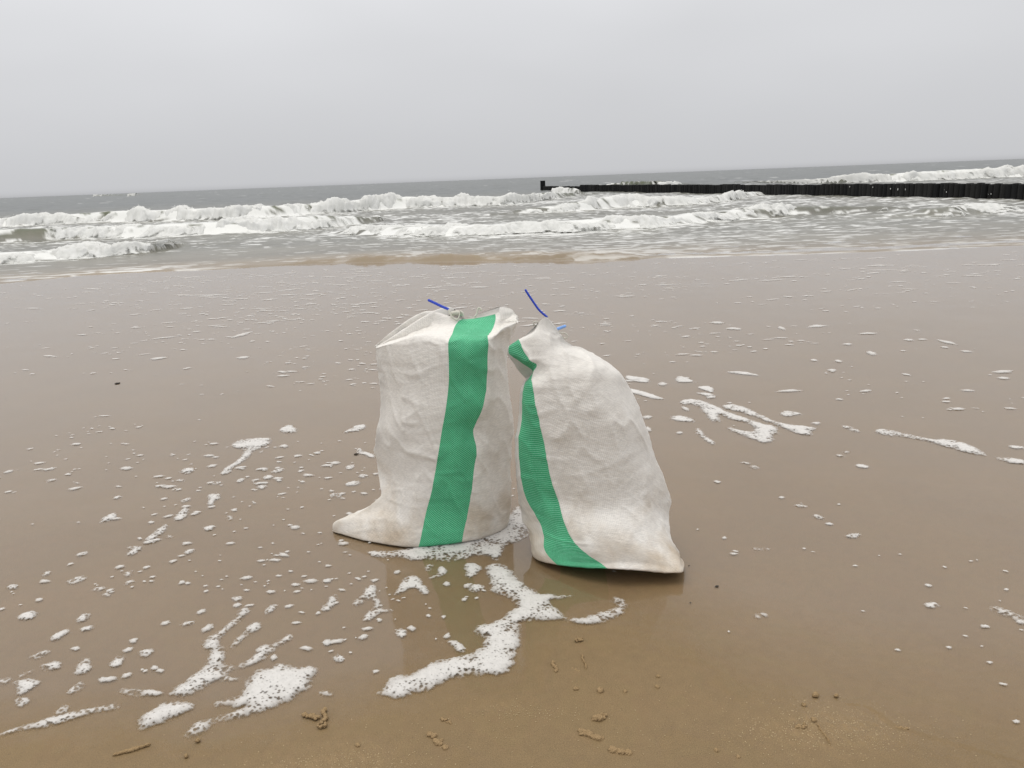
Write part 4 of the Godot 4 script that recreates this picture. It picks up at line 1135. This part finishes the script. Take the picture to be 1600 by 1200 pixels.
func make_patches() -> void:
	for e in PATCHES:
		var f: Array = e[2]
		var pts := PackedVector2Array()
		for k in range(0, f.size(), 2):
			pts.append(Vector2(f[k], f[k + 1]))
		tag(patch("foam_patch", pts, e[1] * 0.7, 0.35 if e[1] < 0.0035 or e[0].begins_with("bubbly") else 0.15), e[0], "sea foam")


func fleck_shape(s: int) -> ArrayMesh:
	var r := RandomNumberGenerator.new()
	r.seed = s
	var n := noise(s, 0.8, 3)
	var sides := 22
	var p := PackedVector3Array([Vector3(0, 1, 0)])
	var c := PackedColorArray([Color(1, 1, 1, 0.85)])
	var skew := r.randf_range(-0.3, 0.3)
	for k in 4:
		var q: Array = [[0.45, 0.92, 0.68], [0.75, 0.75, 0.52], [0.95, 0.4, 0.25], [1.08, 0.1, 0.0]][k]
		for j in sides:
			var a := TAU * j / sides
			var rad := 1.0 + 0.42 * n.get_noise_2d(cos(a) * 1.3 + 5.0, sin(a) * 1.3)
			var x: float = cos(a) * rad * q[0]
			p.append(Vector3(x, q[1] * (1.0 + 0.3 * n.get_noise_2d(x * 4.0, sin(a) * 4.0 + k)), sin(a) * rad * q[0] + skew * x))
			c.append(Color(1, 1, 1, q[2]))
	var ix := PackedInt32Array()
	for j in sides:
		ix.append_array([0, 1 + j, 1 + (j + 1) % sides])
	for k in 3:
		for j in sides:
			var a := 1 + k * sides + j
			var b := 1 + k * sides + (j + 1) % sides
			ix.append_array([a, a + sides, b, b, a + sides, b + sides])
	return surface(p, ix, PackedVector2Array(), c)


const RANKS := ["nearest", "second nearest", "third nearest", "fourth nearest", "fifth nearest", "sixth nearest", "seventh nearest", "eighth nearest", "ninth nearest", "tenth nearest", "eleventh nearest", "twelfth nearest", "thirteenth nearest", "fourteenth nearest", "fifteenth nearest"]

# each fleck told apart by the foam patch it lies beside, the side and how near it is
func fleck_labels() -> Array:
	var places := []
	for e in PATCHES:
		var f: Array = e[2]
		var pts := PackedVector2Array()
		var mid := Vector2.ZERO
		for k in range(0, f.size(), 2):
			pts.append(Vector2(f[k], f[k + 1]))
			mid += Vector2(f[k], f[k + 1]) * 2.0 / f.size()
		var called: String = e[0]
		for stop in [",", " lying", " at ", " in the", " left", " right", " below", " above", " just", " with", " leading", " inside", " touching", " trailing", " beside", " running", " round ", " by ", " under", " between", " near", " behind", " far ", " along"]:
			var cut := called.find(stop)
			if cut > 7:
				called = called.substr(0, cut)
		places.append([pts, mid, called.trim_suffix(" far")])
	var out := []
	var sets := {}
	for i in FLECKS.size():
		var q := Vector2(FLECKS[i][0], FLECKS[i][1])
		var best := 1e9
		var at := 0
		for k in places.size():
			var d: float = -inside_of(places[k][0], q)
			if d < best:
				best = d
				at = k
		var v: Vector2 = q - places[at][1]
		var where := "behind"
		if absf(v.x) > absf(v.y) * 0.7:
			where = "left of" if v.x < 0.0 else "right of"
		elif v.y > 0.0:
			where = "in front of"
		var key := "%s the %s" % [where, places[at][2]]
		out.append(key)
		if not sets.has(key):
			sets[key] = []
		sets[key].append([best, i])
	for key in sets:
		sets[key].sort_custom(func(a, b): return a[0] < b[0])
		for r in sets[key].size():
			var i: int = sets[key][r][1]
			var size := "large" if FLECKS[i][2] > 0.06 else "small" if FLECKS[i][2] > 0.025 else "tiny"
			out[i] = "%s %s foam fleck %s" % [RANKS[mini(r, RANKS.size() - 1)], size, key] if sets[key].size() > 1 else "only %s foam fleck close %s" % [size, key.replace("left of", "to the left of").replace("right of", "to the right of").replace("close in", "in")]
	return out


func make_flecks() -> void:
	var labels := fleck_labels()
	var turn := -1
	var shapes := []
	for k in 9:
		shapes.append(fleck_shape(500 + k))
	for e in FLECKS:
		turn += 1
		if e[1] > -3.3 and e[2] > 0.026:
			var pts := PackedVector2Array()
			var lobe := rng.randf() * TAU
			var lean := rng.randf_range(-0.3, 0.3)
			for k in 9:
				var a := TAU * k / 9.0
				var r: float = 1.0 + 0.22 * sin(2.0 * a + lobe) + rng.randf_range(-0.16, 0.16)
				pts.append(Vector2(e[0] + 0.5 * e[2] * r * cos(a), e[1] + 0.5 * e[3] * r * sin(a) + lean * 0.5 * e[2] * r * cos(a)))
			tag(patch("foam_fleck", pts, 0.0045, 0.22), labels[turn], "sea foam", "foam flecks dotted over the wet sand")
			continue
		var o := obj("foam_fleck", shapes[rng.randi() % 9], M.foam)
		o.position = Vector3(e[0], sand_y(e[0], e[1]) + 0.004, e[1])
		o.rotation.y = rng.randf_range(-0.25, 0.25) + (0.0 if rng.randf() < 0.5 else PI)
		o.scale = Vector3(e[2] * 0.5, clampf(e[3] * 0.07, 0.0015, 0.0045), e[3] * 0.5)
		tag(o, labels[turn], "sea foam", "foam flecks dotted over the wet sand")
	# the tiniest flecks, past counting; thick in some stretches and rare in others
	var dense := noise(601, 0.45, 3)
	var lists := []
	for k in 9:
		lists.append([])
	var tries := 0
	while tries < 34000:
		tries += 1
		var z := -1.75 - 10.2 * pow(rng.randf(), 1.25)
		var x := rng.randf_range(-1.0, 1.0) * (1.2 + 0.80 * -z)
		if z > table(FILM_EDGE, x) - 0.06 or z < table(SHORE, x) + 0.3:
			continue
		var nx := x / -z
		var line := 1.0 - absf(dense.get_noise_2d(x * 0.5 + 30.0, z * 2.2)) * 6.0
		var want := 0.04 + 0.45 * dense.get_noise_2d(x, z * 1.5) + 0.35 * maxf(line, -0.3)
		if z < -5.0:
			want += 0.03 + 0.46 * exp(-pow((nx + 0.20) / 0.28, 2.0)) + 0.05 * exp(-pow((nx - 0.35) / 0.25, 2.0))
		else:
			want += 0.22 * exp(-pow((nx + 0.42) / 0.32, 2.0)) * smoothstep(-1.6, -2.2, z) - 0.16 * smoothstep(0.1, 0.3, nx)
		if nx < -0.30 and z < -3.6 and z > -6.2:
			want -= 0.20
		if rng.randf() > want * 0.5:
			continue
		var near := clampf(-z / 5.0, 0.3, 2.0)
		var s := (0.004 + 0.012 * pow(rng.randf(), 3.0)) * lerpf(0.75, 1.9, clampf((-z - 2.0) / 7.0, 0.0, 1.0))
		var long := rng.randf_range(1.0, 2.2) if rng.randf() < 0.75 else rng.randf_range(2.5, 5.0) * near * 0.7
		var b := Basis(Vector3.UP, rng.randf_range(-0.5, 0.5)) * Basis.from_scale(Vector3(s * long, clampf(s * 0.3, 0.0018, 0.004), s * rng.randf_range(0.8, 1.3)))
		lists[rng.randi() % 9].append(Transform3D(b, Vector3(x, sand_y(x, z) + 0.004, z)))
	for k in 9:
		var mm := MultiMesh.new()
		mm.transform_format = MultiMesh.TRANSFORM_3D
		mm.mesh = shapes[k]
		mm.instance_count = lists[k].size()
		for i in lists[k].size():
			mm.set_instance_transform(i, lists[k][i])
		var o := MultiMeshInstance3D.new()
		o.name = numbered("foam_specks")
		o.multimesh = mm
		o.material_override = M.foam
		o.set_meta("kind", "stuff")
		tag(o, "countless tiny foam specks strewn over the wet sand", "sea foam", "foam specks strewn over the wet sand")
		add_child(o, true)


# ------------------------------------------------------------------ lumps of sand and dark bits
func add_lump(p: PackedVector3Array, ix: PackedInt32Array, at: Vector3, r: Vector3, turn: float, s: int) -> void:
	var n := noise(s, 1.4, 3)
	var first := p.size()
	var rings := 7
	var sides := 12
	for k in rings + 1:
		var up := -PI / 2.0 + PI * k / rings
		for j in sides:
			var a := TAU * j / sides
			var d := Vector3(cos(up) * cos(a), sin(up), cos(up) * sin(a))
			d *= 1.0 + 0.55 * n.get_noise_3dv(d)
			p.append(at + (d * r).rotated(Vector3.UP, turn))
	for k in rings:
		for j in sides:
			var a := first + k * sides + j
			var b := first + k * sides + (j + 1) % sides
			ix.append_array([a, a + sides, b, b, a + sides, b + sides])


func make_lumps() -> void:
	var s := 700
	for e in LUMPS:
		s += 10
		var w: float = e[3]
		var d: float = e[4]
		var p := PackedVector3Array()
		var ix := PackedInt32Array()
		match e[5]:
			"pellet":
				add_lump(p, ix, Vector3(0, w * 0.22, 0), Vector3(w * 0.5, w * 0.4, w * 0.42), rng.randf() * TAU, s)
			"heap":
				for k in 12:
					var r := w * rng.randf_range(0.10, 0.19)
					add_lump(p, ix, Vector3(rng.randf_range(-0.36, 0.36) * w, r * 0.6 + 0.12 * w * rng.randf() * (k % 2), rng.randf_range(-0.26, 0.26) * d), Vector3(r, r * 0.75, r * 0.8), rng.randf() * TAU, s + k)
			"chain":
				for k in 10:
					var t := (k + 0.5) / 10.0 - 0.5
					var r := minf(w, 0.05) * rng.randf_range(0.07, 0.17)
					add_lump(p, ix, Vector3(t * w, r * 0.5, (t * 0.8 + rng.randf_range(-0.18, 0.18)) * d), Vector3(r * 1.3, r * 0.8, r), rng.randf() * TAU, s + k)
			"finger":
				for k in 6:
					var t := k / 5.0 - 0.5
					add_lump(p, ix, Vector3(sin(t * 5.0) * w * 0.3, 0.003, t * d * 0.9), Vector3(w * 0.30, 0.0045, d * 0.14), 0.1, s + k)
			"sliver":
				for k in 7:
					var t := k / 6.0 - 0.5
					add_lump(p, ix, Vector3(t * w * 0.9, 0.0015, -t * d * 0.8), Vector3(w * 0.13, 0.004, d * 0.20 * (1.0 - absf(t))), 0.35, s + k)
		var o := obj("sand_lump", surface(p, ix), M.lump)
		o.position = Vector3(e[1], sand_y(e[1], e[2]) + 0.003, e[2])
		tag(o, e[0], "sand lump")
	for e in [
		["dark scrap trailing a faint line on the wet sand at left", -2.565, -4.979, .0313],
		["dark bit stuck to the foam wisp beside the left sack", -.726, -3.415, .0209],
		["larger black bit of debris right of the right sack's corner", .585, -2.107, .0118],
		["small black speck below the larger bit of debris", .487, -2.021, .0057],
		["tiny black speck beside the right sack's corner", .533, -2.241, .0052]]:
		s += 10
		var p := PackedVector3Array()
		var ix := PackedInt32Array()
		add_lump(p, ix, Vector3(0, e[3] * 0.08, 0), Vector3(e[3] * 0.5, e[3] * 0.13, e[3] * 0.35), 0.3, s)
		add_lump(p, ix, Vector3(e[3] * 0.25, e[3] * 0.1, 0), Vector3(e[3] * 0.4, e[3] * 0.12, e[3] * 0.2), 0.9, s + 1)
		var o := obj("debris", surface(p, ix), M.dark)
		o.position = Vector3(e[1], 0.004, e[2])
		tag(o, e[0], "debris")
	# pale, coarse grit washed together in a few places of the foreground
	var bit := SphereMesh.new()
	bit.radius = 0.5
	bit.height = 0.8
	bit.radial_segments = 6
	bit.rings = 3
	var spots := [[0.66, -1.47, 0.17, 0.075, 1500], [-0.40, -1.42, 0.16, 0.04, 700], [0.01, -1.57, 0.10, 0.03, 250], [0.2, -1.5, 0.9, 0.14, 700]]
	var all := []
	for q in spots:
		for k in q[4]:
			var x: float = q[0] + q[2] * rng.randfn() * 0.6
			var z: float = q[1] + q[3] * rng.randfn() * 0.6
			if z < table(FILM_EDGE, x):
				continue
			var r := 0.0005 + 0.0011 * pow(rng.randf(), 3.0)
			all.append(Transform3D(Basis(Vector3.UP, rng.randf() * TAU) * Basis.from_scale(Vector3(r * 2.4, r * 1.4, r * 2.0)), Vector3(x, shore_y(x, z) + 0.0002, z)))
	var mm := MultiMesh.new()
	mm.transform_format = MultiMesh.TRANSFORM_3D
	mm.mesh = bit
	mm.instance_count = all.size()
	for k in all.size():
		mm.set_instance_transform(k, all[k])
	var g := MultiMeshInstance3D.new()
	g.name = "sand_grit"
	g.multimesh = mm
	g.material_override = M.grit
	g.set_meta("kind", "stuff")
	tag(g, "pale coarse sand grit strewn over the damp foreground sand", "sand grit")
	add_child(g, true)


func _ready() -> void:
	rng.seed = 20
	var cam := Camera3D.new()
	cam.name = "camera"
	cam.fov = 52.0
	cam.near = 0.05
	cam.far = 9000.0
	cam.position = Vector3(0, 1.2, 0)
	cam.rotation = Vector3(-.25545, 0.0, deg_to_rad(-2.2))
	add_child(cam)
	cam.current = true
	var env := Environment.new()
	env.background_mode = Environment.BG_SKY
	env.sky = Sky.new()
	env.sky.sky_material = make_sky()
	env.tonemap_mode = Environment.TONE_MAPPER_LINEAR
	env.tonemap_exposure = 1.0
	env.sdfgi_enabled = true
	env.ssao_enabled = true
	env.ssil_enabled = true
	var we := WorldEnvironment.new()
	we.name = "environment"
	we.environment = env
	add_child(we)
	var sun := DirectionalLight3D.new()
	sun.name = "sun"
	sun.light_energy = SUN
	sun.light_angular_distance = 45.0
	sun.light_color = Color(1.0, 0.97, 0.92)
	sun.shadow_enabled = true
	add_child(sun)
	sun.look_at_from_position(Vector3.ZERO, SUN_DIR)
	make_materials()
	make_sand()
	make_film()
	prepare_breakers()
	make_sea()
	make_breakers()
	make_groyne()
	make_sacks()
	make_patches()
	make_flecks()
	make_lumps()
